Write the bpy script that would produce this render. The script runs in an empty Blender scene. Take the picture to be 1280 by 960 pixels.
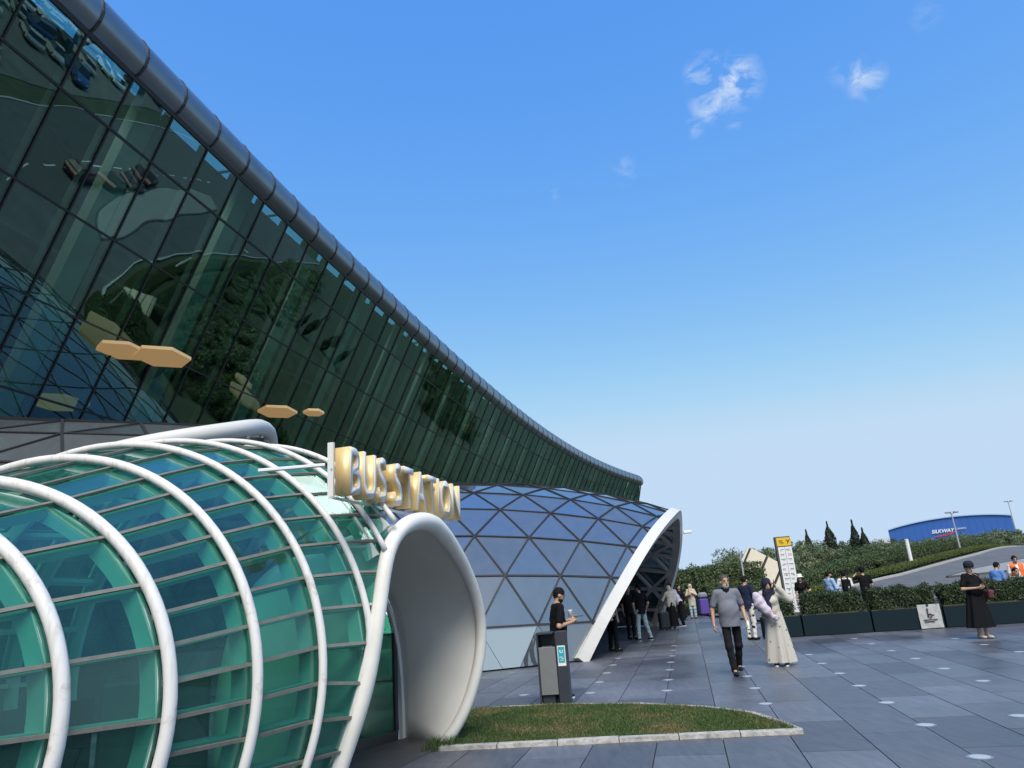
import bpy, bmesh, math, random
import numpy as np
from mathutils import Vector, Matrix
random.seed(7); RNG = np.random.default_rng(7)
PI = math.pi; rad = math.radians
sc = bpy.context.scene
col = sc.collection

# ------------------------------------------------------------------ camera, sky, sun, exposure
CAM = np.array([0.0, 0.0, 1.62])
FPX = 887.0; PITCH = math.atan(267 / 887.0); ROLL = rad(4.3)
_fw = np.array([0, math.cos(PITCH), math.sin(PITCH)]); _r0 = np.array([1.0, 0, 0]); _u0 = np.cross(_r0, _fw)
_R = math.cos(ROLL) * _r0 - math.sin(ROLL) * _u0
_U = math.sin(ROLL) * _r0 + math.cos(ROLL) * _u0
cd = bpy.data.cameras.new('camera'); cam = bpy.data.objects.new('camera', cd); col.objects.link(cam)
cam.matrix_world = Matrix(((_R[0], _U[0], -_fw[0], CAM[0]), (_R[1], _U[1], -_fw[1], CAM[1]), (_R[2], _U[2], -_fw[2], CAM[2]), (0, 0, 0, 1)))
cd.sensor_width = 36; cd.lens = 36 * FPX / 1280; cd.clip_end = 6000; cd.clip_start = 0.05
sc.camera = cam

SUN_DIR = np.array([0.05, -0.9987, 0.0])           # where the light comes from: behind the camera
SUN_EL = rad(52)
SUN_AZ = math.atan2(SUN_DIR[0], SUN_DIR[1])
world = bpy.data.worlds.new('World'); sc.world = world; world.use_nodes = True
wn = world.node_tree; wn.nodes.clear()
def N(nt, t, **kw):
    n = nt.nodes.new(t)
    for k, v in kw.items(): setattr(n, k, v)
    return n
out = N(wn, 'ShaderNodeOutputWorld'); bg = N(wn, 'ShaderNodeBackground')
sky = N(wn, 'ShaderNodeTexSky', sky_type='NISHITA', sun_disc=False)
sky.sun_elevation = SUN_EL; sky.sun_rotation = SUN_AZ; sky.altitude = 0; sky.air_density = 1.0; sky.dust_density = 0.5; sky.ozone_density = 2.0
bg.inputs['Strength'].default_value = 0.10
# film-like response of the whole sky: highlights roll off, blue holds
sep = N(wn, 'ShaderNodeSeparateColor'); comb = N(wn, 'ShaderNodeCombineColor'); wn.links.new(sky.outputs[0], sep.inputs[0])
for q, (g_, c_, cap_, d_) in enumerate(((1.34, 0.500, 1.92, 0.5), (0.75, 0.94, 2.5, 0.6), (0.20, 2.54, 3.2, 0.3))):
    pw = N(wn, 'ShaderNodeMath', operation='POWER'); pw.inputs[1].default_value = g_; wn.links.new(sep.outputs[q], pw.inputs[0])
    ml = N(wn, 'ShaderNodeMath', operation='MULTIPLY'); ml.inputs[1].default_value = c_; wn.links.new(pw.outputs[0], ml.inputs[0])
    sm = N(wn, 'ShaderNodeMath', operation='SMOOTH_MIN'); sm.inputs[1].default_value = cap_; sm.inputs[2].default_value = d_; wn.links.new(ml.outputs[0], sm.inputs[0]); wn.links.new(sm.outputs[0], comb.inputs[q])
# small fair-weather clouds at fixed directions of the sky
tc = N(wn, 'ShaderNodeTexCoord')
mp = N(wn, 'ShaderNodeMapping'); mp.inputs['Scale'].default_value = (30, 30, 54); mp.inputs['Location'].default_value = (3.1, 1.7, 0.4)
nz = N(wn, 'ShaderNodeTexNoise'); nz.inputs['Scale'].default_value = 1.0; nz.inputs['Detail'].default_value = 7; nz.inputs['Roughness'].default_value = 0.62; nz.inputs['Distortion'].default_value = 0.5
wn.links.new(tc.outputs['Generated'], mp.inputs[0]); wn.links.new(mp.outputs[0], nz.inputs['Vector'])
def sky_dir(px, py):
    d = _fw + _R * (px - 640) / FPX - _U * (py - 480) / FPX
    return d / np.linalg.norm(d)
prev = None
for (px, py, rr, amp) in [(918, 103, 36, 0.95), (880, 92, 26, 0.8), (888, 128, 27, 0.85), (868, 160, 14, 0.5), (1080, 97, 25, 0.8), (1052, 92, 16, 0.45), (1090, 116, 12, 0.4), (778, 214, 20, 0.36), (690, 240, 12, 0.3), (917, 156, 11, 0.4), (1158, 20, 18, 0.2)]:
    d = sky_dir(px, py)
    dd = N(wn, 'ShaderNodeVectorMath', operation='DISTANCE'); dd.inputs[1].default_value = tuple(d)
    wn.links.new(tc.outputs['Generated'], dd.inputs[0])
    mr = N(wn, 'ShaderNodeMapRange'); mr.inputs['From Min'].default_value = 0.0; mr.inputs['From Max'].default_value = rr / FPX
    mr.inputs['To Min'].default_value = amp; mr.inputs['To Max'].default_value = 0.0
    wn.links.new(dd.outputs['Value'], mr.inputs[0])
    if prev is None: prev = mr.outputs[0]
    else:
        mx = N(wn, 'ShaderNodeMath', operation='MAXIMUM'); wn.links.new(prev, mx.inputs[0]); wn.links.new(mr.outputs[0], mx.inputs[1]); prev = mx.outputs[0]
ns = N(wn, 'ShaderNodeMapRange'); ns.inputs['From Min'].default_value = 0.43; ns.inputs['From Max'].default_value = 0.66
wn.links.new(nz.outputs['Fac'], ns.inputs[0])
cm = N(wn, 'ShaderNodeMath', operation='MULTIPLY'); wn.links.new(prev, cm.inputs[0]); wn.links.new(ns.outputs[0], cm.inputs[1])
mixc = N(wn, 'ShaderNodeMixRGB'); mixc.inputs['Color2'].default_value = (2.7, 3.0, 3.4, 1)
wn.links.new(cm.outputs[0], mixc.inputs['Fac']); wn.links.new(comb.outputs[0], mixc.inputs['Color1'])
wn.links.new(mixc.outputs[0], bg.inputs['Color']); wn.links.new(bg.outputs[0], out.inputs['Surface'])

sl = bpy.data.lights.new('sun', 'SUN'); sl.energy = 1.5; sl.angle = rad(38); sl.color = (1.0, 0.93, 0.83)
so = bpy.data.objects.new('sun', sl); col.objects.link(so)
_sd = Vector((SUN_DIR[0] * math.cos(SUN_EL), SUN_DIR[1] * math.cos(SUN_EL), math.sin(SUN_EL)))
so.rotation_euler = (-_sd).to_track_quat('-Z', 'Y').to_euler(); so.location = (-40, -60, 80)
vs = sc.view_settings; vs.view_transform = 'Standard'; vs.look = 'None'; vs.gamma = 1; vs.use_curve_mapping = False
vs.exposure = 1.5
sc.cycles.max_bounces = 10; sc.cycles.transparent_max_bounces = 24; sc.cycles.glossy_bounces = 4; sc.cycles.transmission_bounces = 6
sc.cycles.use_denoising = True
sc.cycles.caustics_reflective = False; sc.cycles.caustics_refractive = False

# ------------------------------------------------------------------ helpers
def ray(px, py): return _fw + _R * (px - 640) / FPX - _U * (py - 480) / FPX
def onz(px, py, z=0.0):
    d = ray(px, py); return CAM + d * (z - CAM[2]) / d[2]
def ondist(px, py, D):
    d = ray(px, py); return CAM + d * D / math.hypot(d[0], d[1])

def srgb(r, g, b):
    f = lambda c: ((c / 255) / 12.92) if c / 255 <= 0.04045 else (((c / 255) + 0.055) / 1.055) ** 2.4
    return (f(r), f(g), f(b), 1)
MATS = {}
def mat(name, color, rough=0.6, metal=0.0, noise=0.0, nscale=6.0, bump=0.0, bscale=40.0, spec=0.5, coords='Object', objrand=0.0, sheen=0.0, stretch=(1, 1, 1)):
    """principled material with a little tone noise, relief and per-object tone"""
    if name in MATS: return MATS[name]
    m = bpy.data.materials.new(name); m.use_nodes = True; nt = m.node_tree; b = nt.nodes['Principled BSDF']
    c = tuple(color) if len(color) == 4 else tuple(color) + (1,)
    b.inputs['Base Color'].default_value = c; b.inputs['Roughness'].default_value = rough; b.inputs['Metallic'].default_value = metal
    b.inputs['Specular IOR Level'].default_value = spec
    last = None
    t = N(nt, 'ShaderNodeTexCoord'); mpn = N(nt, 'ShaderNodeMapping'); mpn.inputs['Scale'].default_value = stretch
    nt.links.new(t.outputs[coords], mpn.inputs[0])
    if noise > 0 or objrand > 0:
        hsv = N(nt, 'ShaderNodeHueSaturation'); hsv.inputs['Color'].default_value = c
        val = None
        if noise > 0:
            n1 = N(nt, 'ShaderNodeTexNoise'); n1.inputs['Scale'].default_value = nscale; n1.inputs['Detail'].default_value = 5; n1.inputs['Roughness'].default_value = 0.6
            nt.links.new(mpn.outputs[0], n1.inputs['Vector'])
            r1 = N(nt, 'ShaderNodeMapRange'); r1.inputs['From Min'].default_value = 0.25; r1.inputs['From Max'].default_value = 0.75
            r1.inputs['To Min'].default_value = 1 - noise; r1.inputs['To Max'].default_value = 1 + noise
            nt.links.new(n1.outputs['Fac'], r1.inputs[0]); val = r1.outputs[0]
        if objrand > 0:
            oi = N(nt, 'ShaderNodeObjectInfo'); r2 = N(nt, 'ShaderNodeMapRange'); r2.inputs['To Min'].default_value = 1 - objrand; r2.inputs['To Max'].default_value = 1 + objrand
            nt.links.new(oi.outputs['Random'], r2.inputs[0])
            if val is None: val = r2.outputs[0]
            else:
                mm = N(nt, 'ShaderNodeMath', operation='MULTIPLY'); nt.links.new(val, mm.inputs[0]); nt.links.new(r2.outputs[0], mm.inputs[1]); val = mm.outputs[0]
        nt.links.new(val, hsv.inputs['Value']); nt.links.new(hsv.outputs[0], b.inputs['Base Color'])
    if bump > 0:
        n2 = N(nt, 'ShaderNodeTexNoise'); n2.inputs['Scale'].default_value = bscale; n2.inputs['Detail'].default_value = 4
        nt.links.new(mpn.outputs[0], n2.inputs['Vector'])
        bp = N(nt, 'ShaderNodeBump'); bp.inputs['Strength'].default_value = bump; bp.inputs['Distance'].default_value = 0.02
        nt.links.new(n2.outputs['Fac'], bp.inputs['Height']); nt.links.new(bp.outputs[0], b.inputs['Normal'])
    if sheen: b.inputs['Sheen Weight'].default_value = sheen
    MATS[name] = m; return m

def glass(name, tint, refl_col, base=0.08, edge=0.75, rough=0.01, wob=0.0, wscale=0.5, body=0.0, body_col=(0.02, 0.03, 0.03, 1), dirt=0.0, vary=0.22):
    """architectural glass sheet: tinted see-through plus mirror coating by viewing angle"""
    m = bpy.data.materials.new(name); m.use_nodes = True; nt = m.node_tree; nt.nodes.clear()
    o = N(nt, 'ShaderNodeOutputMaterial'); tr = N(nt, 'ShaderNodeBsdfTransparent'); tr.inputs[0].default_value = tint
    gl = N(nt, 'ShaderNodeBsdfGlossy'); gl.inputs['Color'].default_value = refl_col; gl.inputs['Roughness'].default_value = rough
    lw = N(nt, 'ShaderNodeLayerWeight'); lw.inputs['Blend'].default_value = 0.5
    pw = N(nt, 'ShaderNodeMath', operation='POWER'); pw.inputs[1].default_value = 3.0; nt.links.new(lw.outputs['Facing'], pw.inputs[0])
    mr = N(nt, 'ShaderNodeMapRange'); mr.inputs['To Min'].default_value = base; mr.inputs['To Max'].default_value = edge; nt.links.new(pw.outputs[0], mr.inputs[0])
    mx = N(nt, 'ShaderNodeMixShader'); oi_ = N(nt, 'ShaderNodeObjectInfo'); rv = N(nt, 'ShaderNodeMapRange'); rv.inputs['To Min'].default_value = 1 - vary; rv.inputs['To Max'].default_value = 1 + vary; nt.links.new(oi_.outputs['Random'], rv.inputs[0])
    mv = N(nt, 'ShaderNodeMath', operation='MULTIPLY'); mv.use_clamp = True; nt.links.new(mr.outputs[0], mv.inputs[0]); nt.links.new(rv.outputs[0], mv.inputs[1]); nt.links.new(mv.outputs[0], mx.inputs[0])
    under = tr.outputs[0]
    if body > 0 or dirt > 0:
        df = N(nt, 'ShaderNodeBsdfDiffuse'); df.inputs['Color'].default_value = body_col
        m2 = N(nt, 'ShaderNodeMixShader'); m2.inputs[0].default_value = body
        if dirt > 0:
            t = N(nt, 'ShaderNodeTexCoord'); n1 = N(nt, 'ShaderNodeTexNoise'); n1.inputs['Scale'].default_value = 1.7; n1.inputs['Detail'].default_value = 6
            mp_ = N(nt, 'ShaderNodeMapping'); mp_.inputs['Scale'].default_value = (2.0, 2.0, 0.7); nt.links.new(t.outputs['Object'], mp_.inputs[0])
            nt.links.new(mp_.outputs[0], n1.inputs['Vector']); r = N(nt, 'ShaderNodeMapRange'); r.inputs['From Min'].default_value = 0.35; r.inputs['From Max'].default_value = 0.8
            r.inputs['To Min'].default_value = body; r.inputs['To Max'].default_value = body + dirt; nt.links.new(n1.outputs['Fac'], r.inputs[0]); nt.links.new(r.outputs[0], m2.inputs[0])
        nt.links.new(tr.outputs[0], m2.inputs[1]); nt.links.new(df.outputs[0], m2.inputs[2]); under = m2.outputs[0]
    nt.links.new(under, mx.inputs[1]); nt.links.new(gl.outputs[0], mx.inputs[2]); nt.links.new(mx.outputs[0], o.inputs['Surface'])
    if wob > 0:
        t = N(nt, 'ShaderNodeTexCoord'); n1 = N(nt, 'ShaderNodeTexNoise'); n1.inputs['Scale'].default_value = wscale; n1.inputs['Detail'].default_value = 1.0
        nt.links.new(t.outputs['Object'], n1.inputs['Vector'])
        bp = N(nt, 'ShaderNodeBump'); bp.inputs['Strength'].default_value = 1.0; bp.inputs['Distance'].default_value = wob
        nt.links.new(n1.outputs['Fac'], bp.inputs['Height']); nt.links.new(bp.outputs[0], gl.inputs['Normal'])
    MATS[name] = m; return m

class MB:
    """collects shapes for ONE mesh object"""
    def __init__(s): s.v = []; s.f = []; s.mi = []
    def poly(s, pts, faces, mi=0):
        o = len(s.v); s.v += [tuple(float(c) for c in p) for p in pts]
        for f in faces: s.f.append([o + i for i in f]); s.mi.append(mi)
        return s
    def box(s, c, size, rz=0.0, bev=0.0, mi=0):
        hx, hy, hz = size[0] / 2, size[1] / 2, size[2] / 2
        ca, sa = math.cos(rz), math.sin(rz)
        T = lambda p: (c[0] + p[0] * ca - p[1] * sa, c[1] + p[0] * sa + p[1] * ca, c[2] + p[2])
        if bev <= 0:
            P = [(-hx, -hy, -hz), (hx, -hy, -hz), (hx, hy, -hz), (-hx, hy, -hz), (-hx, -hy, hz), (hx, -hy, hz), (hx, hy, hz), (-hx, hy, hz)]
            return s.poly([T(p) for p in P], [(0, 3, 2, 1), (4, 5, 6, 7), (0, 1, 5, 4), (1, 2, 6, 5), (2, 3, 7, 6), (3, 0, 4, 7)], mi)
        b = min(bev, hx * .9, hy * .9, hz * .9); P = []
        for sx, sy, sz in ((-1, -1, -1), (1, -1, -1), (1, 1, -1), (-1, 1, -1), (-1, -1, 1), (1, -1, 1), (1, 1, 1), (-1, 1, 1)):
            P += [(sx * (hx - b), sy * (hy - b), sz * hz), (sx * (hx - b), sy * hy, sz * (hz - b)), (sx * hx, sy * (hy - b), sz * (hz - b))]
        z = lambda i: 3 * i; y = lambda i: 3 * i + 1; x = lambda i: 3 * i + 2
        F = [(z(0), z(3), z(2), z(1)), (z(4), z(5), z(6), z(7)), (y(0), y(1), y(5), y(4)), (y(2), y(3), y(7), y(6)), (x(1), x(2), x(6), x(5)), (x(3), x(0), x(4), x(7))]
        for a, c2 in ((0, 1), (2, 3), (5, 4), (7, 6)): F.append((z(a), z(c2), y(c2), y(a)))
        for a, c2 in ((1, 2), (3, 0), (6, 5), (4, 7)): F.append((z(a), z(c2), x(c2), x(a)))
        for a, c2 in ((0, 4), (5, 1), (2, 6), (7, 3)): F.append((y(a), y(c2), x(c2), x(a)))
        for i, fl in zip(range(8), (0, 1, 0, 1, 1, 0, 1, 0)): F.append((z(i), y(i), x(i)) if fl else (z(i), x(i), y(i)))
        return s.poly([T(p) for p in P], F, mi)
    def tube(s, pts, r, n=8, closed=False, cap=True, mi=0):
        pts = [Vector(p) for p in pts]; m = len(pts); rs = r if hasattr(r, '__len__') else [r] * m
        up = Vector((0, 0, 1)); V = []; prevn = None
        for i, p in enumerate(pts):
            t = (pts[(i + 1) % m] - pts[i - 1]) if (closed or 0 < i < m - 1) else (pts[1] - pts[0] if i == 0 else pts[-1] - pts[-2])
            t.normalize()
            if prevn is None:
                a = up if abs(t.z) < 0.9 else Vector((1, 0, 0)); nn = (a - t * a.dot(t)).normalized()
            else: nn = (prevn - t * prevn.dot(t)).normalized()
            prevn = nn; bb = t.cross(nn)
            for k in range(n):
                a = 2 * PI * k / n; V.append(p + nn * math.cos(a) * rs[i] + bb * math.sin(a) * rs[i])
        F = []
        for i in range(m if closed else m - 1):
            j = (i + 1) % m
            for k in range(n): F.append((i * n + k, i * n + (k + 1) % n, j * n + (k + 1) % n, j * n + k))
        if cap and not closed: F += [tuple(range(n - 1, -1, -1)), tuple((m - 1) * n + k for k in range(n))]
        return s.poly(V, F, mi)
    def sweep(s, pts, ns, w, d, d0=0.0, closed=False, mi=0):
        """rectangular bar along pts; ns = outward normals; width w across, from d0 to d0+d along the normal"""
        pts = [Vector(p) for p in pts]; ns = [Vector(q).normalized() for q in ns]; m = len(pts); V = []; F = []
        for i, p in enumerate(pts):
            t = (pts[min(i + 1, m - 1)] - pts[max(i - 1, 0)]).normalized(); b = t.cross(ns[i]).normalized(); nn = b.cross(t)
            for (sb, dn) in ((-1, d0), (1, d0), (1, d0 + d), (-1, d0 + d)): V.append(p + b * (sb * w / 2) + nn * dn)
        for i in range(m - 1):
            for k in range(4): F.append((i * 4 + k, i * 4 + (k + 1) % 4, i * 4 + 4 + (k + 1) % 4, i * 4 + 4 + k))
        F += [(3, 2, 1, 0), tuple((m - 1) * 4 + k for k in range(4))]
        return s.poly(V, F, mi)
    def lathe(s, prof, c=(0, 0, 0), n=16, mi=0):
        V = []; F = []; m = len(prof)
        for r, z in prof:
            for k in range(n): a = 2 * PI * k / n; V.append((c[0] + r * math.cos(a), c[1] + r * math.sin(a), c[2] + z))
        for i in range(m - 1):
            for k in range(n): F.append((i * n + k, i * n + (k + 1) % n, (i + 1) * n + (k + 1) % n, (i + 1) * n + k))
        F += [tuple(range(n - 1, -1, -1)), tuple((m - 1) * n + k for k in range(n))]
        return s.poly(V, F, mi)
    def slab(s, pts, nrm, th, mi=0):
        """flat polygon given thickness along -nrm"""
        n = len(pts); nv = Vector(nrm).normalized() * th; a = [Vector(p) for p in pts]; b = [p - nv for p in a]
        return s.poly(a + b, [tuple(range(n)), tuple(range(2 * n - 1, n - 1, -1))] + [(i, n + i, n + (i + 1) % n, (i + 1) % n) for i in range(n)], mi)
    def prism(s, pts2, z0, z1, mi=0):
        n = len(pts2); return s.poly([(p[0], p[1], z0) for p in pts2] + [(p[0], p[1], z1) for p in pts2], [tuple(range(n - 1, -1, -1)), tuple(range(n, 2 * n))] + [(i, (i + 1) % n, n + (i + 1) % n, n + i) for i in range(n)], mi)
    def build(s, name, m, parent=None, smooth=False, loc=None, rz=0.0):
        me = bpy.data.meshes.new(name); me.from_pydata(s.v, [], s.f)
        ms = m if isinstance(m, (list, tuple)) else [m]
        for q in ms: me.materials.append(q)
        if len(ms) > 1: me.polygons.foreach_set('material_index', s.mi)
        if smooth: me.shade_smooth()
        me.update()
        return link(name, me, parent, loc, rz)
def link(name, me, parent=None, loc=None, rz=0.0):
    o = bpy.data.objects.new(name, me); col.objects.link(o)
    if parent is not None: o.parent = parent
    if loc is not None: o.location = loc
    if rz: o.rotation_euler = (0, 0, rz)
    return o
def smooth_by_angle(o, ang=40):
    me = o.data; bm = bmesh.new(); bm.from_mesh(me); bmesh.ops.recalc_face_normals(bm, faces=bm.faces)
    for e in bm.edges:
        if len(e.link_faces) == 2 and e.calc_face_angle(0) > rad(ang): e.smooth = False
    for f in bm.faces: f.smooth = True
    bm.to_mesh(me); bm.free(); return o
def tag(o, label=None, cat=None, group=None, kind=None):
    if label: o['label'] = label
    if cat: o['category'] = cat
    if group: o['group'] = group
    if kind: o['kind'] = kind
    return o
def empty(name, loc=(0, 0, 0), rz=0.0):
    o = bpy.data.objects.new(name, None); col.objects.link(o); o.location = loc; o.rotation_euler = (0, 0, rz); o.empty_display_size = 0.2; return o
def copy_tree(o, parent=None):
    c = o.copy(); col.objects.link(c); c.parent = parent
    for ch in list(o.children): copy_tree(ch, c)
    return c
def npmesh(name, V, F, m, parent=None, smooth=False):
    """big mesh from numpy arrays (F all the same length)"""
    me = bpy.data.meshes.new(name); V = np.asarray(V, np.float32); F = np.asarray(F, np.int32); k = F.shape[1]
    me.vertices.add(len(V)); me.vertices.foreach_set('co', V.ravel()); me.loops.add(F.size); me.loops.foreach_set('vertex_index', F.ravel())
    me.polygons.add(len(F)); me.polygons.foreach_set('loop_start', np.arange(0, F.size, k, dtype=np.int32)); me.polygons.foreach_set('loop_total', np.full(len(F), k, np.int32))
    ms = m if isinstance(m, (list, tuple)) else [m]
    for q in ms: me.materials.append(q)
    me.update(calc_edges=True); me.validate()
    if smooth: me.shade_smooth()
    return link(name, me, parent)
# ------------------------------------------------------------------ terrain
def sstep(t): t = np.clip(t, 0, 1); return t * t * (3 - 2 * t)
def H(x, y): return 2.9 * sstep((np.asarray(y, float) - 29) / 45) * sstep((np.asarray(x, float) - 8) / 16)
m_soil = mat('dry_grass_ground', (0.06, 0.07, 0.04), 0.95, noise=0.35, nscale=0.6, bump=0.5, bscale=8)
gx = np.concatenate([[-4000, -1500, -600, -250, -120, -70, -40], np.arange(-25, 140, 1.5), [150, 180, 250, 500, 1200, 4000]])
gy = np.concatenate([[-3000, -1000, -300, -120, -60, -30, -12], np.arange(0, 150, 1.5), [160, 190, 260, 420, 900, 2000, 5000]])
GX, GY = np.meshgrid(gx, gy, indexing='ij'); GZ = H(GX, GY) - 0.07
V = np.stack([GX, GY, GZ], -1).reshape(-1, 3); nxx, nyy = len(gx), len(gy)
ii, jj = np.meshgrid(np.arange(nxx - 1), np.arange(nyy - 1), indexing='ij'); b0 = (ii * nyy + jj).ravel()
tag(npmesh('ground', V, np.stack([b0, b0 + nyy, b0 + nyy + 1, b0 + 1], -1), m_soil, smooth=True), kind='structure')

def strip(name, A, B, m, dz, nseg=40, nw=12):
    """sheet draped over the terrain between two polylines"""
    def res(P):
        P = np.array(P, float); L = np.r_[0, np.cumsum(np.hypot(*np.diff(P, axis=0).T))]; s = np.linspace(0, L[-1], nseg + 1)
        return np.stack([np.interp(s, L, P[:, 0]), np.interp(s, L, P[:, 1])], -1)
    a, b = res(A), res(B); w = np.linspace(0, 1, nw + 1)[None, :, None]
    P = a[:, None] * (1 - w) + b[:, None] * w; z = H(P[..., 0], P[..., 1]) + dz
    Vv = np.concatenate([P, z[..., None]], -1).reshape(-1, 3); i, j = np.meshgrid(np.arange(nseg), np.arange(nw), indexing='ij'); q = (i * (nw + 1) + j).ravel()
    o = npmesh(name, Vv, np.stack([q, q + nw + 1, q + nw + 2, q + 1], -1), m, smooth=True); return tag(o, kind='structure')
m_asph = mat('asphalt', (0.105, 0.108, 0.112), 0.85, noise=0.22, nscale=0.7, bump=0.25, bscale=60)
m_asph2 = mat('parking_asphalt', (0.13, 0.13, 0.125), 0.85, noise=0.22, nscale=0.4, bump=0.2, bscale=40)
ROAD_N = [(9.5, 28.6), (20, 28.6), (34, 33), (50, 45), (75, 66), (110, 95)]
ROAD_F = [(9.5, 41), (17, 43.8), (24.5, 48.8), (37, 60.5), (58, 84), (90, 118)]
strip('road', ROAD_N, ROAD_F, m_asph, 0.02, 60, 20)
strip('parking_lot', [(38, 4), (140, 4)], [(38, 31), (52, 42), (76, 62), (112, 91), (140, 115)], m_asph2, 0.012, 40, 30)
m_kerb = mat('kerb_stone', (0.42, 0.41, 0.39), 0.8, noise=0.15, nscale=4)
m_white_paint = mat('road_paint', (0.72, 0.72, 0.70), 0.7, noise=0.12, nscale=5)
def kerb(name, line, w=0.16, h=0.13, m=None, n=60, kind='structure'):
    P = np.array(line, float); L = np.r_[0, np.cumsum(np.hypot(*np.diff(P, axis=0).T))]; s = np.linspace(0, L[-1], n)
    x = np.interp(s, L, P[:, 0]); y = np.interp(s, L, P[:, 1]); z = H(x, y)
    b = MB(); b.sweep(np.stack([x, y, z], -1), [(0, 0, 1)] * n, w, h + 0.05, -0.05); o = b.build(name, m or m_kerb); tag(o, kind=kind); return o
kerb('road_kerb', [(p[0] + .1, p[1] + .1) for p in ROAD_F], 0.18, 0.14)
kerb('road_kerb', ROAD_N, 0.18, 0.11)
# raised traffic island, pale paving with a dark kerb
isl = [(25.6, 45.4), (30, 46.2), (38, 50.5), (50, 59.5), (66, 75), (62, 76), (46, 61.5), (36, 53.2), (29.5, 48.9)]
isl = [(p[0], p[1]) for p in isl]
m_isl = mat('island_paving', (0.25, 0.25, 0.24), 0.85, noise=0.14, nscale=1.5)
b = MB(); n = len(isl)
half = [(isl[0], isl[0]), (isl[1], isl[8]), (isl[2], isl[7]), (isl[3], isl[6]), (isl[4], isl[5])]
o = strip('traffic_island', [h_[0] for h_ in half], [h_[1] for h_ in half], m_isl, 0.13, 24, 4)
kerb('island_kerb', isl + [isl[0]], 0.2, 0.135, mat('dark_kerb', (0.07, 0.07, 0.075), 0.8))
# lane dashes on the near lane
b = MB()
for k in range(14):
    t0 = 12 + k * 5.5; P = np.array(ROAD_N, float); Q = np.array(ROAD_F, float)
    L = np.r_[0, np.cumsum(np.hypot(*np.diff(P, axis=0).T))]; L2 = np.r_[0, np.cumsum(np.hypot(*np.diff(Q, axis=0).T))]
    pts = []
    for tt in (t0, t0 + 2.4):
        f = tt / L[-1]
        a = np.array([np.interp(f * L[-1], L, P[:, 0]), np.interp(f * L[-1], L, P[:, 1])]); c2 = np.array([np.interp(f * L2[-1], L2, Q[:, 0]), np.interp(f * L2[-1], L2, Q[:, 1])]); pts.append(a * 0.62 + c2 * 0.38)
    d = (pts[1] - pts[0]) / np.linalg.norm(pts[1] - pts[0]); s_ = np.array([-d[1], d[0]]) * 0.08
    b.poly([(q[0], q[1], float(H(q[0], q[1])) + 0.03) for q in (pts[0] - s_, pts[1] - s_, pts[1] + s_, pts[0] + s_)], [(0, 1, 2, 3)])
tag(b.build('road_markings', m_white_paint), kind='structure')

# ------------------------------------------------------------------ plaza of dark slate slabs
def slate(name, c, joint=False):
    m = bpy.data.materials.new(name); m.use_nodes = True; nt = m.node_tree; p = nt.nodes['Principled BSDF']
    t = N(nt, 'ShaderNodeTexCoord'); g = N(nt, 'ShaderNodeNewGeometry'); oi = N(nt, 'ShaderNodeObjectInfo')
    n1 = N(nt, 'ShaderNodeTexNoise'); n1.inputs['Scale'].default_value = 0.45; n1.inputs['Detail'].default_value = 6; n1.inputs['Roughness'].default_value = 0.65
    nt.links.new(g.outputs['Position'], n1.inputs['Vector'])
    n2 = N(nt, 'ShaderNodeTexNoise'); n2.inputs['Scale'].default_value = 14; n2.inputs['Detail'].default_value = 5
    mp2 = N(nt, 'ShaderNodeMapping'); mp2.inputs['Scale'].default_value = (1.0, 0.18, 1); mp2.inputs['Rotation'].default_value = (0, 0, 0.9); nt.links.new(g.outputs['Position'], mp2.inputs[0]); nt.links.new(mp2.outputs[0], n2.inputs['Vector'])
    def rng(src, a, b_, lo=0.0, hi=1.0):
        r = N(nt, 'ShaderNodeMapRange'); r.inputs['From Min'].default_value = lo; r.inputs['From Max'].default_value = hi; r.inputs['To Min'].default_value = a; r.inputs['To Max'].default_value = b_; nt.links.new(src, r.inputs[0]); return r.outputs[0]
    def mul(a, b_): q = N(nt, 'ShaderNodeMath', operation='MULTIPLY'); nt.links.new(a, q.inputs[0]); nt.links.new(b_, q.inputs[1]); return q.outputs[0]
    add = N(nt, 'ShaderNodeMath', operation='ADD'); nt.links.new(g.outputs['Random Per Island'], add.inputs[0]); nt.links.new(oi.outputs['Random'], add.inputs[1])
    fr = N(nt, 'ShaderNodeMath', operation='FRACT'); nt.links.new(add.outputs[0], fr.inputs[0])
    v = mul(mul(rng(n1.outputs['Fac'], 0.60, 1.45, 0.3, 0.7), rng(n2.outputs['Fac'], 0.86, 1.16, 0.3, 0.7)), rng(fr.outputs[0], 0.72, 1.28))
    h = N(nt, 'ShaderNodeHueSaturation'); h.inputs['Color'].default_value = c; nt.links.new(v, h.inputs['Value']); nt.links.new(h.outputs[0], p.inputs['Base Color'])
    nt.links.new(rng(n1.outputs['Fac'], 0.28, 0.58, 0.3, 0.7), p.inputs['Roughness'])
    n3 = N(nt, 'ShaderNodeTexNoise'); n3.inputs['Scale'].default_value = 9; n3.inputs['Detail'].default_value = 5; nt.links.new(g.outputs['Position'], n3.inputs['Vector'])
    bp = N(nt, 'ShaderNodeBump'); bp.inputs['Strength'].default_value = 0.35; bp.inputs['Distance'].default_value = 0.012; nt.links.new(n3.outputs['Fac'], bp.inputs['Height']); nt.links.new(bp.outputs[0], p.inputs['Normal'])
    p.inputs['Specular IOR Level'].default_value = 0.5
    return m
m_slate = slate('slate_slab', (0.094, 0.100, 0.118, 1))
m_joint = mat('slab_joint', (0.035, 0.037, 0.042), 0.95)
PLAZA = [(-26, -14), (16.5, -14), (16.5, 28.4), (9.3, 28.4), (9.3, 46), (-26, 46)]
plaza = MB().prism(PLAZA, -0.06, -0.022).build('plaza', m_joint); tag(plaza, kind='structure')
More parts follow.
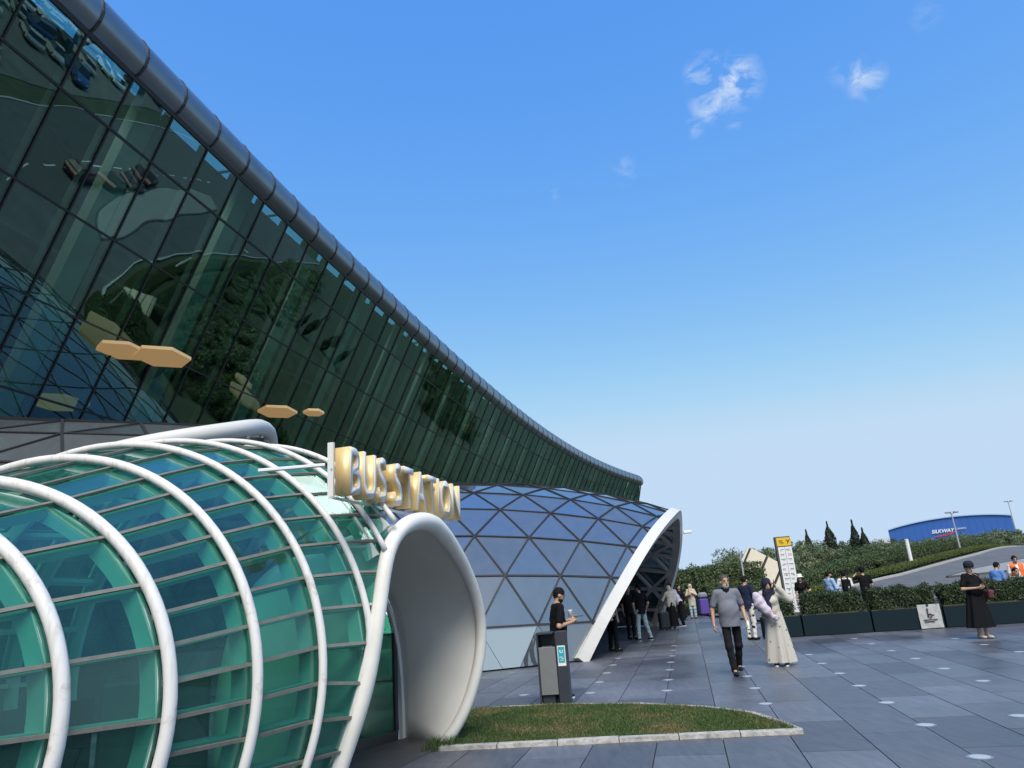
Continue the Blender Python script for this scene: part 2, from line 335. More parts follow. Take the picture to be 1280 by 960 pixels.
UD = np.array([0.21, 0.978]); UD /= np.linalg.norm(UD); VD = np.array([UD[1], -UD[0]]); ORG = np.array([2.14, 12.55]); SU, SV = 1.57, 0.70
GRASS = [(-1.16, 9.06), (0.9, 8.80), (2.86, 8.52), (2.84, 8.93), (2.71, 9.85), (2.28, 10.58), (1.51, 11.27), (0.36, 11.81), (-0.4, 11.96), (-1.0, 12.0), (-1.25, 11.2), (-1.35, 10.4), (-1.28, 9.6)]
def inpoly(x, y, P):
    r = False; j = len(P) - 1
    for i in range(len(P)):
        if (P[i][1] > y) != (P[j][1] > y) and x < (P[j][0] - P[i][0]) * (y - P[i][1]) / (P[j][1] - P[i][1]) + P[i][0]: r = not r
        j = i
    return r
slab_me = None; cells = []
for iu in range(-17, 24):
    for iv in range(-36, 26):
        sh = 0.5 * SU if iv % 2 else 0.0
        c = ORG + UD * ((iu + .5) * SU + sh) + VD * ((iv + .5) * SV)
        if not inpoly(c[0], c[1], PLAZA): continue
        hu, hv = UD * SU * 0.45, VD * SV * 0.4
        cor = [c + hu + hv, c + hu - hv, c - hu + hv, c - hu - hv]
        if not all(inpoly(q[0], q[1], PLAZA) for q in cor): continue
        if all(inpoly(q[0], q[1], GRASS) for q in cor + [c]): continue
        d = np.array([c[0], c[1], 0]) - CAM; w = d @ _fw
        px = 640 + FPX * (d @ _R) / max(w, .01); py = 480 - FPX * (d @ _U) / max(w, .01)
        seen = w > 1 and -60 < px < 1340 and 600 < py < 1040 and px > 400
        cells.append((0 if seen else 1, np.hypot(*c), c))
cells.sort(key=lambda q: (q[0], q[1])); ang = math.atan2(VD[1], VD[0])
rest = MB()
for k, (s_, d_, c) in enumerate(cells):
    if k < 300:
        if slab_me is None:
            o = MB().box((0, 0, 0), (SV - 0.011, SU - 0.011, 0.022)).build('paving_slab', m_slate, plaza); slab_me = o.data
        else: o = link('paving_slab', slab_me, plaza)
        o.location = (c[0], c[1], -0.011 + random.uniform(-.0008, .0008)); o.rotation_euler = (random.uniform(-.001, .001), random.uniform(-.001, .001), ang)
    else: rest.box((c[0], c[1], -0.011), (SV - 0.011, SU - 0.011, 0.022), ang)
tag(rest.build('paving_slabs', m_slate, plaza), kind='stuff')

# round in-ground lamps
m_lens = mat('frosted_lens', (0.40, 0.42, 0.44), 0.35); m_ring = mat('brushed_ring', (0.45, 0.46, 0.48), 0.35, metal=0.9)
discs = [(-0.2, 13.33), (0.92, 12.95), (1.21, 14.34), (1.5, 15.8), (1.81, 17.35), (2.14, 12.55), (2.42, 13.93), (2.75, 15.52), (3.06, 17.01), (3.38, 18.49), (3.76, 13.6), (3.43, 12.08), (3.11, 10.56), (5.93, 16.42), (5.51, 14.67), (5.17, 13.06), (4.82, 11.53), (4.47, 9.95), (4.15, 8.44), (3.83, 6.96), (7.89, 17.76), (7.49, 15.99), (7.12, 14.32), (6.74, 12.68), (6.41, 11.11), (5.23, 8.55), (9.7, 17.5), (9.32, 15.8), (8.96, 14.16), (8.24, 19.45), (3.7, 20.0), (4.02, 21.5), (2.12, 18.9), (4.09, 15.15)]
g0 = empty('ground_light'); r1 = MB().lathe([(0.108, -0.02), (0.108, 0.003), (0.1, 0.005), (0.085, 0.005)], n=20).build('ring', m_ring, g0); l1 = MB().lathe([(0.084, 0.0), (0.084, 0.0065), (0.05, 0.009), (0.001, 0.0095)], n=20).build('lens', m_lens, g0)
tag(g0, 'round white light set flush into the slate paving', 'ground light', 'round lights sunk into the plaza')
for k, (x, y) in enumerate(discs):
    o = g0 if k == 0 else copy_tree(g0); o.location = (x, y, 0.0)

# ------------------------------------------------------------------ wedge of lawn with a stone kerb
m_lawn_soil = mat('lawn_soil', (0.075, 0.075, 0.03), 0.95, noise=0.4, nscale=6, bump=0.6, bscale=20)
lawn = MB().prism(GRASS, -0.02, 0.018).build('lawn', m_lawn_soil); tag(lawn, 'wedge of lawn beside the mouth of the green glass tunnel', 'lawn')
b = MB()
kl = GRASS[:10]
pts = []
for i in range(len(kl) - 1):
    for t in np.linspace(0, 1, 6, endpoint=False): pts.append((kl[i][0] * (1 - t) + kl[i + 1][0] * t, kl[i][1] * (1 - t) + kl[i + 1][1] * t, 0))
pts.append((kl[-1][0], kl[-1][1], 0))
m_kstone = mat('pale_kerb', (0.42, 0.41, 0.38), 0.9, noise=0.45, nscale=11, bump=0.5, bscale=30)
P_ = [Vector(q) for q in pts[:13]]
for k in range(6):
    a_, c_ = P_[2 * k], P_[2 * k + 2]; d_ = (c_ - a_).normalized() * 0.006; up_ = Vector((0, 0, random.uniform(-.004, .004)))
    MB().sweep([a_ + d_ + up_, (a_ + c_) / 2 + up_, c_ - d_ + up_], [(0, 0, 1)] * 3, 0.13 + random.uniform(-.006, .006), 0.065, -0.02).build('kerb_stone', m_kstone, lawn)
MB().sweep(pts[13:], [(0, 0, 1)] * len(pts[13:]), 0.07, 0.05, -0.02).build('curved_kerb', m_kstone, lawn)
def blades(n, P, hmin, hmax, w, z0=0.015, clump=1.0):
    x0, x1 = min(p[0] for p in P), max(p[0] for p in P); y0, y1 = min(p[1] for p in P), max(p[1] for p in P)
    pts = []
    while len(pts) < n:
        X = RNG.uniform(x0, x1, n); Y = RNG.uniform(y0, y1, n); ins = np.zeros(n, bool); j = len(P) - 1
        for i in range(len(P)):
            c_ = (P[i][1] > Y) != (P[j][1] > Y)
            xi = (P[j][0] - P[i][0]) * (Y - P[i][1]) / (P[j][1] - P[i][1] + 1e-12) + P[i][0]
            ins ^= c_ & (X < xi); j = i
        pts += list(np.stack([X, Y], -1)[ins])
    pts = np.array(pts[:n]); hh = RNG.uniform(hmin, hmax, n) * (0.75 + 0.5 * (0.5 + 0.5 * np.sin(pts[:, 0] * 5.1) * np.sin(pts[:, 1] * 4.3 + 1)))
    a = RNG.uniform(0, 2 * PI, n); l = RNG.uniform(0.1, 0.9, n) * hh; la = RNG.uniform(0, 2 * PI, n)
    B = np.c_[pts, np.full(n, z0)]; dx = np.stack([np.cos(a), np.sin(a), 0 * a], -1) * (w * RNG.uniform(.6, 1.3, n))[:, None]
    Mi = B + np.stack([np.cos(la) * l * .35, np.sin(la) * l * .35, hh * .62], -1); T = B + np.stack([np.cos(la) * l, np.sin(la) * l, hh], -1)
    V = np.stack([B - dx, B + dx, Mi + dx * .7, Mi - dx * .7, T], 1).reshape(-1, 3); q = np.arange(n) * 5
    F = np.concatenate([np.stack([q, q + 1, q + 2], -1), np.stack([q, q + 2, q + 3], -1), np.stack([q + 3, q + 2, q + 4], -1)]); return V, F
def leafmat(name, c, var=0.3, trans=0.25, rough=0.5, spec=0.35, dry=None):
    m = bpy.data.materials.new(name); m.use_nodes = True; nt = m.node_tree; p = nt.nodes['Principled BSDF']; g = N(nt, 'ShaderNodeNewGeometry')
    h = N(nt, 'ShaderNodeHueSaturation'); h.inputs['Color'].default_value = tuple(c) + (1,)
    r = N(nt, 'ShaderNodeMapRange'); r.inputs['To Min'].default_value = 1 - var; r.inputs['To Max'].default_value = 1 + var; nt.links.new(g.outputs['Random Per Island'], r.inputs[0]); nt.links.new(r.outputs[0], h.inputs['Value'])
    r2 = N(nt, 'ShaderNodeMapRange'); r2.inputs['To Min'].default_value = 0.475; r2.inputs['To Max'].default_value = 0.52; nt.links.new(g.outputs['Random Per Island'], r2.inputs[0]); nt.links.new(r2.outputs[0], h.inputs['Hue'])
    if dry:
        nd_ = N(nt, 'ShaderNodeTexNoise'); nd_.inputs['Scale'].default_value = 1.6; nd_.inputs['Detail'].default_value = 4; nt.links.new(g.outputs['Position'], nd_.inputs['Vector'])
        rd = N(nt, 'ShaderNodeMapRange'); rd.inputs['From Min'].default_value = 0.45; rd.inputs['From Max'].default_value = 0.68; nt.links.new(nd_.outputs['Fac'], rd.inputs[0])
        md = N(nt, 'ShaderNodeMixRGB'); md.inputs['Color1'].default_value = tuple(c) + (1,); md.inputs['Color2'].default_value = tuple(dry) + (1,); nt.links.new(rd.outputs[0], md.inputs['Fac']); nt.links.new(md.outputs[0], h.inputs['Color'])
    nt.links.new(h.outputs[0], p.inputs['Base Color']); p.inputs['Roughness'].default_value = rough; p.inputs['Specular IOR Level'].default_value = spec
    tl = N(nt, 'ShaderNodeBsdfTranslucent'); nt.links.new(h.outputs[0], tl.inputs[0]); mx = N(nt, 'ShaderNodeMixShader'); mx.inputs[0].default_value = trans
    o = nt.nodes['Material Output']; nt.links.new(p.outputs[0], mx.inputs[1]); nt.links.new(tl.outputs[0], mx.inputs[2]); nt.links.new(mx.outputs[0], o.inputs['Surface']); MATS[name] = m; return m
m_grass = leafmat('grass_blades', (0.080, 0.130, 0.036), 0.65, 0.25, dry=(0.20, 0.17, 0.075))
Vg, Fg = blades(95000, GRASS, 0.012, 0.042, 0.0032); tag(npmesh('grass', Vg, Fg, m_grass, lawn), kind='stuff')
Vg, Fg = blades(260, [(-1.35, 8.95), (-1.0, 9.0), (-0.95, 9.35), (-1.3, 9.45)], 0.06, 0.15, 0.004, 0.0); tag(npmesh('tall_grass_tuft', Vg, Fg, m_grass, lawn), kind='stuff')
# ------------------------------------------------------------------ terminal building
PC = [6.93733376e-08, -8.87165736e-06, 1.19107821e-03, 1.50525304e-01, -1.46594587e+01]
ZT, LEAN, SKEW, STEP = 18.6, 0.55, 0.10, 1.96
def xp(y): return np.polyval(PC, y) if y > 5 else np.polyval(PC, 5) + (y - 5) * np.polyval(np.polyder(PC), 5)
plan = []                                            # (x, y, heading)
y = 16.95
ys = [y]
def sl_(y): return np.polyval(np.polyder(PC), max(y, 5))
while ys[-1] < 121: ys.append(ys[-1] + STEP / math.hypot(1, sl_(ys[-1])))
back = [y]
while back[-1] > -45: back.append(back[-1] - STEP / math.hypot(1, sl_(back[-1])))
ys = back[:0:-1] + ys; NB = len(back) - 1
for y in ys: plan.append((xp(y), y, math.atan(sl_(y))))
x, y, h0 = plan[-1]; rr = 4.5
for k in range(1, 7):
    a = h0 - k * rad(20); px_, py_, pa = plan[-1]; am = (a + pa) / 2; plan.append((px_ + 1.5 * math.sin(am), py_ + 1.5 * math.cos(am), a))
for k in range(8): px_, py_, pa = plan[-1]; plan.append((px_ + STEP * math.sin(pa), py_ + STEP * math.cos(pa), pa))
NP = len(plan)
def fp(i, z, dn=0.0):
    x, y, a = plan[i]; n = (math.cos(a), -math.sin(a)); t = (math.sin(a), math.cos(a)); h = ZT - z
    k = SKEW if i < NP - 14 else 0.0
    if i >= NP - 15: dn = max(dn, -3.0)
    elif i >= NP - 22: dn = max(dn, -6.0)
    q = -LEAN * h + dn
    if i >= NP - 14: q = -0.25 * h + dn
    return Vector((x + q * n[0] + k * h * t[0], y + q * n[1] + k * h * t[1], z))
def fn(i):
    a = plan[i][2]; l = LEAN; return Vector((math.cos(a), -math.sin(a), -l)).normalized()
ROWS = [18.6, 16.98, 14.36, 11.81, 9.23, 6.65, 4.07]
m_fglass = glass('facade_glass', (0.54, 0.76, 0.70, 1), (0.48, 0.70, 0.66, 1), base=0.19, edge=0.9, rough=0.0, wob=0.012, wscale=0.42)
m_mull = mat('dark_mullion', (0.018, 0.022, 0.024), 0.45, noise=0.1)
m_corn = mat('cornice_metal', (0.20, 0.235, 0.265), 0.30, metal=0.75, noise=0.12, nscale=0.8, bump=0.05, bscale=2)
m_seam = mat('cornice_seam', (0.03, 0.034, 0.038), 0.5)
m_incol = mat('interior_column', (0.78, 0.80, 0.77), 0.6, noise=0.05)
m_fin = mat('mullion_fin', (0.22, 0.25, 0.24), 0.5)
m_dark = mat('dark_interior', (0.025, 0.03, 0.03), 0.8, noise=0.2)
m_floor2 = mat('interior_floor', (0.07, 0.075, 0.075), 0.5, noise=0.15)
m_roof = mat('roof_sheet', (0.30, 0.32, 0.34), 0.5, metal=0.4)
term = empty('terminal_building', (xp(17) - 8, 17, 0)); tag(term, 'long curved airport terminal with leaning dark green glass front', 'building')
TI = Matrix.Translation(-Vector(term.location))
def tb(b, name, m, parent=None, **k):
    o = b.build(name, m, parent or term, **k)
    if parent is None: o.matrix_parent_inverse = TI
    return o
I0 = NB - 5                                          # first column near the left edge of the view
cand = []
for i in range(NP - 1):
    for r in range(6):
        c = (fp(i, ROWS[r]) + fp(i + 1, ROWS[r + 1])) / 2; cand.append((0 if (i >= I0 and i < NP - 9) else 1, (c - Vector(CAM)).length - (0 if r < 5 else -8), i, r))
cand.sort(); part = set((i, r) for _, _, i, r in cand[:300])
bulk = MB()
for i in range(NP - 1):
    for r in range(6):
        z1, z0 = ROWS[r] - 0.03, ROWS[r + 1] + 0.03
        q = [fp(i, z0), fp(i + 1, z0), fp(i + 1, z1), fp(i, z1)]
        t = (q[1] - q[0]).normalized(); q = [q[0] + t * .04, q[1] - t * .04, q[2] - t * .04, q[3] + t * .04]
        nn = (q[1] - q[0]).cross(q[3] - q[0]).normalized(); c = sum(q, Vector()) / 4
        w = nn * random.gauss(0, 0.0016); w2 = nn * random.gauss(0, 0.0016)
        q = [q[0] + w + w2, q[1] - w + w2, q[2] - w - w2, q[3] + w - w2]
        if (i, r) in part: tb(MB().slab(q, nn, 0.024), 'glass_pane', m_fglass)
        else: bulk.slab(q, nn, 0.024)
tag(tb(bulk, 'glass_panes', m_fglass), kind='stuff')
bm2 = MB()
for i in range(NP):
    pts = [fp(i, z) for z in np.linspace(ROWS[-1], ROWS[0], 4)]
    bb = MB() if I0 - 2 <= i < NP - 8 else bm2
    bb.sweep(pts, [fn(i)] * 4, 0.058, 0.17, -0.13)
    if bb is not bm2:
        o = tb(bb, 'mullion', m_mull); MB().sweep(pts, [fn(i)] * 4, 0.045, 0.26, -0.42).build('fin', m_fin, o)
tag(tb(bm2, 'mullions', m_mull), kind='stuff')
for r, z in enumerate(ROWS):
    tb(MB().sweep([fp(i, z) for i in range(NP)], [fn(i) for i in range(NP)], 0.07 if r else 0.16, 0.155, -0.10), 'transom', m_mull)
CP = [(-0.02, -0.02), (0.20, 0.10), (0.38, 0.34), (0.46, 0.66), (0.42, 1.0), (0.24, 1.34), (-0.06, 1.6), (-0.45, 1.78), (-0.95, 1.86), (-1.5, 1.88)]
rest = MB()
for i in range(NP - 1):
    V = []
    for dn, dz in CP: V += [fp(i, ZT, dn) + Vector((0, 0, dz)), fp(i + 1, ZT, dn) + Vector((0, 0, dz))]
    F = [(2 * k, 2 * k + 1, 2 * k + 3, 2 * k + 2) for k in range(len(CP) - 1)]
    if I0 - 3 <= i < NP - 8: tb(MB().poly(V, F), 'cornice_panel', m_corn, smooth=True)
    else: rest.poly(V, F)
tag(tb(rest, 'cornice_panels', m_corn, smooth=True), kind='stuff')
rest = MB()
for i in range(NP):
    pts = [fp(i, ZT, dn) + Vector((0, 0, dz)) for dn, dz in CP]; ns = []
    a = plan[i][2]; nv = Vector((math.cos(a), -math.sin(a), 0))
    for k in range(len(CP)):
        k0, k1 = max(k - 1, 0), min(k + 1, len(CP) - 1); d = Vector((CP[k1][0] - CP[k0][0], CP[k1][1] - CP[k0][1])); ns.append(nv * d.y + Vector((0, 0, -d.x)))
    bb = MB() if I0 - 3 <= i < NP - 8 else rest
    bb.sweep(pts, ns, 0.085, 0.05, -0.02)
    if bb is not rest: tb(bb, 'cornice_seam', m_seam)
tag(tb(rest, 'cornice_seams', m_seam), kind='stuff')
def loft(z0, d0, z1, d1, mb=None):
    mb = mb or MB(); V = []
    for i in range(NP - 8): V += [fp(i, z0, d0), fp(i, z1, d1)]
    return mb.poly(V, [(2 * i, 2 * i + 2, 2 * i + 3, 2 * i + 1) for i in range(NP - 9)])
def lift(p, dz): return p + Vector((0, 0, dz))
# inside: slabs, back wall, roof with a skylight strip, columns, hexagonal lamps
def slabz(z, d0, d1, th, name, m):
    mb = MB(); V = []
    for i in range(NP - 8):
        a, c = fp(i, z, d0), fp(i, z, d1); V += [a, c, lift(a, -th), lift(c, -th)]
    F = []
    for i in range(NP - 9):
        q = 4 * i; F += [(q, q + 4, q + 5, q + 1), (q + 2, q + 3, q + 7, q + 6), (q, q + 2, q + 6, q + 4), (q + 1, q + 5, q + 7, q + 3)]
    mb.poly(V, F); return tb(mb, name, m)
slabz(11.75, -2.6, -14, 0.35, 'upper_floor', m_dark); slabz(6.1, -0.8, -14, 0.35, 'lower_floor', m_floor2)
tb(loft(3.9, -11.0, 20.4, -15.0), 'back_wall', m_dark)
rz = MB(); V = []
for i in range(NP - 8): V += [lift(fp(i, ZT, -2.3), 1.9), lift(fp(i, ZT, -16), 1.88)]
rz.poly(V, [(2 * i, 2 * i + 1, 2 * i + 3, 2 * i + 2) for i in range(NP - 9)]); tb(rz, 'roof', m_roof)
for i in range(I0 - 2, NP - 9, 2):
    tb(MB().tube([lift(fp(i, ZT, -1.45), 1.84), lift(fp(i, ZT, -2.4), 1.88)], 0.07, 6), 'skylight_bar', m_mull)
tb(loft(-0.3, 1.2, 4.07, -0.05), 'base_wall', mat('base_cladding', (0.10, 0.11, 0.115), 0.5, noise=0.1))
for i in range(I0 - 2, NP - 10, 3):
    pts = [fp(i, z, -1.35) for z in (4.0, 8, 12, 16, 20.2)]; tb(MB().sweep(pts, [fn(i)] * 5, 0.85, 0.45, -0.22), 'column', m_incol)
m_hex = bpy.data.materials.new('warm_hex_lamp'); m_hex.use_nodes = True; nt = m_hex.node_tree; p = nt.nodes['Principled BSDF']
p.inputs['Base Color'].default_value = (0.55, 0.40, 0.20, 1); p.inputs['Emission Color'].default_value = (1.0, 0.62, 0.26, 1); p.inputs['Emission Strength'].default_value = 0.10
for (px, py, zz, r_) in [(73, 505, 11.1, 1.15), (152, 440, 11.15, 0.8), (203, 448, 11.1, 0.95), (347, 516, 11.1, 0.9), (392, 517, 11.1, 0.5)]:
    c = onz(px, py, zz); a0 = 0.35
    tb(MB().prism([(c[0] + r_ * math.cos(a0 + k * PI / 3), c[1] + 1.25 * r_ * math.sin(a0 + k * PI / 3)) for k in range(6)], zz, zz + 0.12), 'hexagon_lamp', m_hex)
# ------------------------------------------------------------------ green glass tunnel (bus station entrance)
RG = np.array([[-4.507, 4.781, 1.513, 1.424, -0.017, 1.104], [-4.347, 5.354, 1.776, 1.65, -0.035, 1.094], [-4.112, 6.101, 1.94, 1.909, -0.107, 1.128], [-3.937, 6.683, 2.104, 2.095, -0.091, 1.173],
               [-3.665, 7.088, 2.204, 2.217, -0.127, 1.156], [-3.323, 7.361, 2.246, 2.273, -0.232, 1.125], [-3.025, 7.575, 2.278, 2.252, -0.345, 1.105]])
ext = [RG[0] + np.array([-0.13, -0.52, -0.26, -0.23, 0.01, 0.01]), RG[0] + np.array([-0.22, -0.95, -0.56, -0.50, 0.02, 0.02])]
RG = np.vstack([ext[1], ext[0], RG]); NR = len(RG)               # indexes 0,1 are off-frame; 2..8 are the seven ribs in view
def rp(i, ph, off=0.0):
    cx, cy, r, b_, th, zc = RG[i]; r2, b2 = r + off, b_ + off
    return np.array([cx + math.cos(ph) * r2 * math.cos(th), cy + math.cos(ph) * r2 * math.sin(th), zc + math.sin(ph) * b2])
CUT = {6: rad(3.1), 7: rad(26.0), 8: rad(34.8)}
# rim of the mouth: near edge, over the top, far edge
rim_px = [(405, 1012, 7.12), (415, 990, 7.14), (427.5, 955, 7.12), (437.5, 925, 7.08), (452.5, 880, 7.02), (462.5, 840, 6.99), (470, 790, 6.98), (475.5, 747.5, 7.0), (480.5, 710, 7.03), (487, 679, 7.08), (500, 660, 7.2), (520, 650.5, 7.55), (540, 653, 7.95), (560, 675, 8.45), (577.5, 702.5, 8.85), (590, 730, 9.15), (599, 760, 9.38), (602, 790, 9.5), (600, 822, 9.52), (592, 857, 9.52), (582, 887, 9.52), (567, 915, 9.5), (554, 931, 9.5)]
RIM = np.array([ondist(*q) for q in rim_px])
def resample(P, n):
    P = np.array(P, float); L = np.r_[0, np.cumsum(np.linalg.norm(np.diff(P, axis=0), axis=1))]; s = np.linspace(0, L[-1], n)
    Q = np.stack([np.interp(s, L, P[:, k]) for k in range(P.shape[1])], -1)
    for _ in range(3): Q[1:-1] = 0.25 * Q[:-2] + 0.5 * Q[1:-1] + 0.25 * Q[2:]
    return Q
RIMS = resample(RIM, 72)
near = RIMS[:34]                                                   # the near edge, from the ground up
def rim_at_z(z):
    nz_ = near[:, 2]; k = np.argmin(np.abs(nz_[:30] - z)); return near[k]
PH = [rad(a) for a in (-31, -20, -11.5, -3.5, 4.5, 13, 21, 29.2, 37.2, 45, 53.5, 62, 72, 83, 96, 110, 124, 138, 152, 166, 180, 195, 212)]
def ringpt(i, ph, off=0.0):
    if i in CUT and ph < CUT[i]:
        z = rp(6, ph)[2] if i == 6 else RG[i][5] + math.sin(ph) * RG[i][3]
        if i > 6: z = max(z, 0)
        p = rim_at_z(max(z, 0.0)); d = p - np.array([RG[i][0], RG[i][1], p[2]]); return p + d / np.linalg.norm(d) * (off - 0.02), True
    return rp(i, ph, off), False
m_rib = bpy.data.materials.new('weathered_white_rib'); m_rib.use_nodes = True; nt = m_rib.node_tree; p = nt.nodes['Principled BSDF']; p.inputs['Roughness'].default_value = 0.5
t = N(nt, 'ShaderNodeTexCoord'); n1 = N(nt, 'ShaderNodeTexNoise'); n1.inputs['Scale'].default_value = 5; n1.inputs['Detail'].default_value = 9; n1.inputs['Roughness'].default_value = 0.7
nt.links.new(t.outputs['Object'], n1.inputs['Vector']); cr = N(nt, 'ShaderNodeValToRGB'); cr.color_ramp.elements[0].position = 0.24; cr.color_ramp.elements[0].color = (0.36, 0.29, 0.22, 1); cr.color_ramp.elements[1].position = 0.43; cr.color_ramp.elements[1].color = (0.74, 0.73, 0.71, 1)
nt.links.new(n1.outputs['Fac'], cr.inputs[0])
ms_ = N(nt, 'ShaderNodeMapping'); ms_.inputs['Scale'].default_value = (16, 16, 1.3); nt.links.new(t.outputs['Object'], ms_.inputs[0]); n3 = N(nt, 'ShaderNodeTexNoise'); n3.inputs['Scale'].default_value = 1.6; n3.inputs['Detail'].default_value = 6; nt.links.new(ms_.outputs[0], n3.inputs['Vector'])
r3 = N(nt, 'ShaderNodeMapRange'); r3.inputs['From Min'].default_value = 0.52; r3.inputs['From Max'].default_value = 0.72; r3.inputs['To Max'].default_value = 0.55; nt.links.new(n3.outputs['Fac'], r3.inputs[0])
m3 = N(nt, 'ShaderNodeMixRGB'); m3.inputs['Color2'].default_value = (0.46, 0.42, 0.37, 1); nt.links.new(r3.outputs[0], m3.inputs['Fac']); nt.links.new(cr.outputs[0], m3.inputs['Color1']); nt.links.new(m3.outputs[0], p.inputs['Base Color'])
n2 = N(nt, 'ShaderNodeTexNoise'); n2.inputs['Scale'].default_value = 60; nt.links.new(t.outputs['Object'], n2.inputs['Vector']); bp = N(nt, 'ShaderNodeBump'); bp.inputs['Strength'].default_value = 0.15; nt.links.new(n2.outputs['Fac'], bp.inputs['Height']); nt.links.new(bp.outputs[0], p.inputs['Normal'])
m_white = mat('white_coated_steel', (0.78, 0.78, 0.76), 0.42, noise=0.05, nscale=3)
m_lining = mat('mouth_lining', (0.86, 0.84, 0.77), 0.5, noise=0.05, nscale=2.5)
m_tglass = glass('green_glass', (0.49, 0.80, 0.73, 1), (0.80, 0.92, 0.95, 1), base=0.05, edge=0.85, rough=0.0, wob=0.003, wscale=1.5, body=0.03, body_col=(0.12, 0.42, 0.36, 1), dirt=0.05)
m_alu = mat('purlin_cap', (0.22, 0.21, 0.18), 0.45, metal=0.35, noise=0.2, nscale=12)
m_inner = mat('inner_steel', (0.60, 0.62, 0.60), 0.5, noise=0.06)
m_gask = mat('black_gasket', (0.02, 0.02, 0.02), 0.7)
tun = empty('glass_tunnel', (-3.5, 6.5, 0)); tag(tun, 'green glass tunnel with white hoop ribs and a flared white mouth', 'tunnel')
TU = Matrix.Translation(-Vector(tun.location))
def tt(b, name, m, **k): o = b.build(name, m, tun, **k); o.matrix_parent_inverse = TU; return o
for i in range(NR):
    lo = CUT.get(i, -0.62); hi = PI + 0.66
    phs = np.linspace(lo, hi, 70); rr_ = {4: 0.042, 5: 0.037, 6: 0.032, 7: 0.028, 8: 0.027}.get(i, 0.048)
    cz = [ph for ph in phs if rp(i, ph)[2] > 0.0]
    P3 = [rp(i, ph, 0.045) for ph in cz]
    if i == 6:
        tail = [rim_at_z(z) for z in np.linspace(0.0, P3[0][2] - 0.1, 14)]; P3 = [t_ + np.array([-0.055, -0.03, 0]) for t_ in tail] + P3
    P3 = list(resample(P3, len(P3))) if i == 6 else P3
    tt(MB().tube(P3, rr_, 10), 'rib', m_rib, smooth=True)
    c3 = np.array([RG[i][0], RG[i][1], RG[i][5]])
    tt(MB().sweep([rp(i, ph, -0.03) for ph in cz], [rp(i, ph) - c3 for ph in cz], 0.05, 0.13, -0.13), 'inner_rib', m_inner)
for i in range(NR - 1):
    js = [0] + list(range(1, len(PH), 2)) if i <= 2 else list(range(len(PH)))
    for j, j2 in zip(js, js[1:]):
        (a, fa), (b_, fb), (c, fc), (d, fd) = ringpt(i, PH[j]), ringpt(i + 1, PH[j]), ringpt(i + 1, PH[j2]), ringpt(i, PH[j2])
        if fa and fb and fc and fd: continue
        if max(a[2], b_[2], c[2], d[2]) < 0.02: continue
        q = [Vector(v) for v in (a, b_, c, d)]
        for v in q: v.z = max(v.z, 0.0)
        q2 = [q[0]]
        for v in q[1:]:
            if (v - q2[-1]).length > 0.02: q2.append(v)
        if len(q2) < 3: continue
        ce = sum(q2, Vector()) / len(q2); axc = Vector(((RG[i][0] + RG[i + 1][0]) / 2, (RG[i][1] + RG[i + 1][1]) / 2, 1.1))
        nn = (q2[1] - q2[0]).cross(q2[-1] - q2[0])
        if nn.length < 1e-5: nn = (q2[2] - q2[1]).cross(q2[0] - q2[1])
        nn.normalize()
        if nn.dot(ce - axc) < 0: nn = -nn
        tt(MB().slab([v + (ce - v) * 0.012 for v in q2], nn, 0.012), 'glass_pane', m_tglass)
    for j in js:
        (a, fa), (b_, fb) = ringpt(i, PH[j], 0.012), ringpt(i + 1, PH[j], 0.012)
        if (fa and fb) or min(a[2], b_[2]) < 0.03 or np.linalg.norm(a - b_) < 0.06: continue
        ax = np.array([(RG[i][0] + RG[i + 1][0]) / 2, (RG[i][1] + RG[i + 1][1]) / 2, 1.1]); nr_ = (a + b_) / 2 - ax
        o = tt(MB().sweep([a, b_], [nr_] * 2, 0.027, 0.02, -0.008), 'purlin', m_alu)
        mid = [a * (1 - t_) + b_ * t_ for t_ in (0.02, 0.98)]
        bo = MB().sweep(mid, [nr_] * 2, 0.04, 0.07 if j % 2 else 0.10, -0.14 if j % 2 == 0 else -0.11).build('purlin_beam', m_inner, o); 
# mouth: rounded rim, trumpet lining down to the door arch
DOORN = np.array([-3.25, 7.75]); DOORF = np.array([-1.69, 9.98])
def door_pt(s, inset=0.0, ht=2.28):
    u = s * 2 - 1; c = (DOORN + DOORF) / 2; hw = (DOORF - DOORN) / 2; L = np.linalg.norm(hw); e = hw / L
    a = PI * (1 - s) ; w = (L - inset) * (abs(math.cos(a)) ** 0.8) * math.copysign(1, math.cos(a)); zz = (ht - inset) * (math.sin(a) ** 0.62)
    return np.array([c[0] + e[0] * w, c[1] + e[1] * w, max(zz, 0)])
S_ = np.r_[0, np.cumsum(np.linalg.norm(np.diff(RIMS, axis=0), axis=1))]; S_ /= S_[-1]
DP = np.array([door_pt(s) for s in S_])
lin = []; nw = 10
for k in range(len(RIMS)):
    a, b_ = RIMS[k], DP[k]
    for w in np.linspace(0, 1, nw + 1):
        ww = w ** 1.25; q = a * (1 - ww) + b_ * ww; bul = math.sin(PI * w) * 0.05; q = q + np.array([0, 0, bul if q[2] > 0.3 else 0]); q[2] = max(q[2], 0.0 if w > 0 else -0.02); lin.append(q)
F = [(k * (nw + 1) + j, k * (nw + 1) + j + 1, (k + 1) * (nw + 1) + j + 1, (k + 1) * (nw + 1) + j) for k in range(len(RIMS) - 1) for j in range(nw)]
ob = MB().poly(lin, F); lo_ = tt(ob, 'mouth_lining', m_lining, smooth=True)
sm = lo_.modifiers.new('thickness', 'SOLIDIFY'); sm.thickness = 0.03; sm.offset = 0
rr_ = [0.070 + 0.03 * math.exp(-((k - 36) / 9.0) ** 2) for k in range(len(RIMS))]
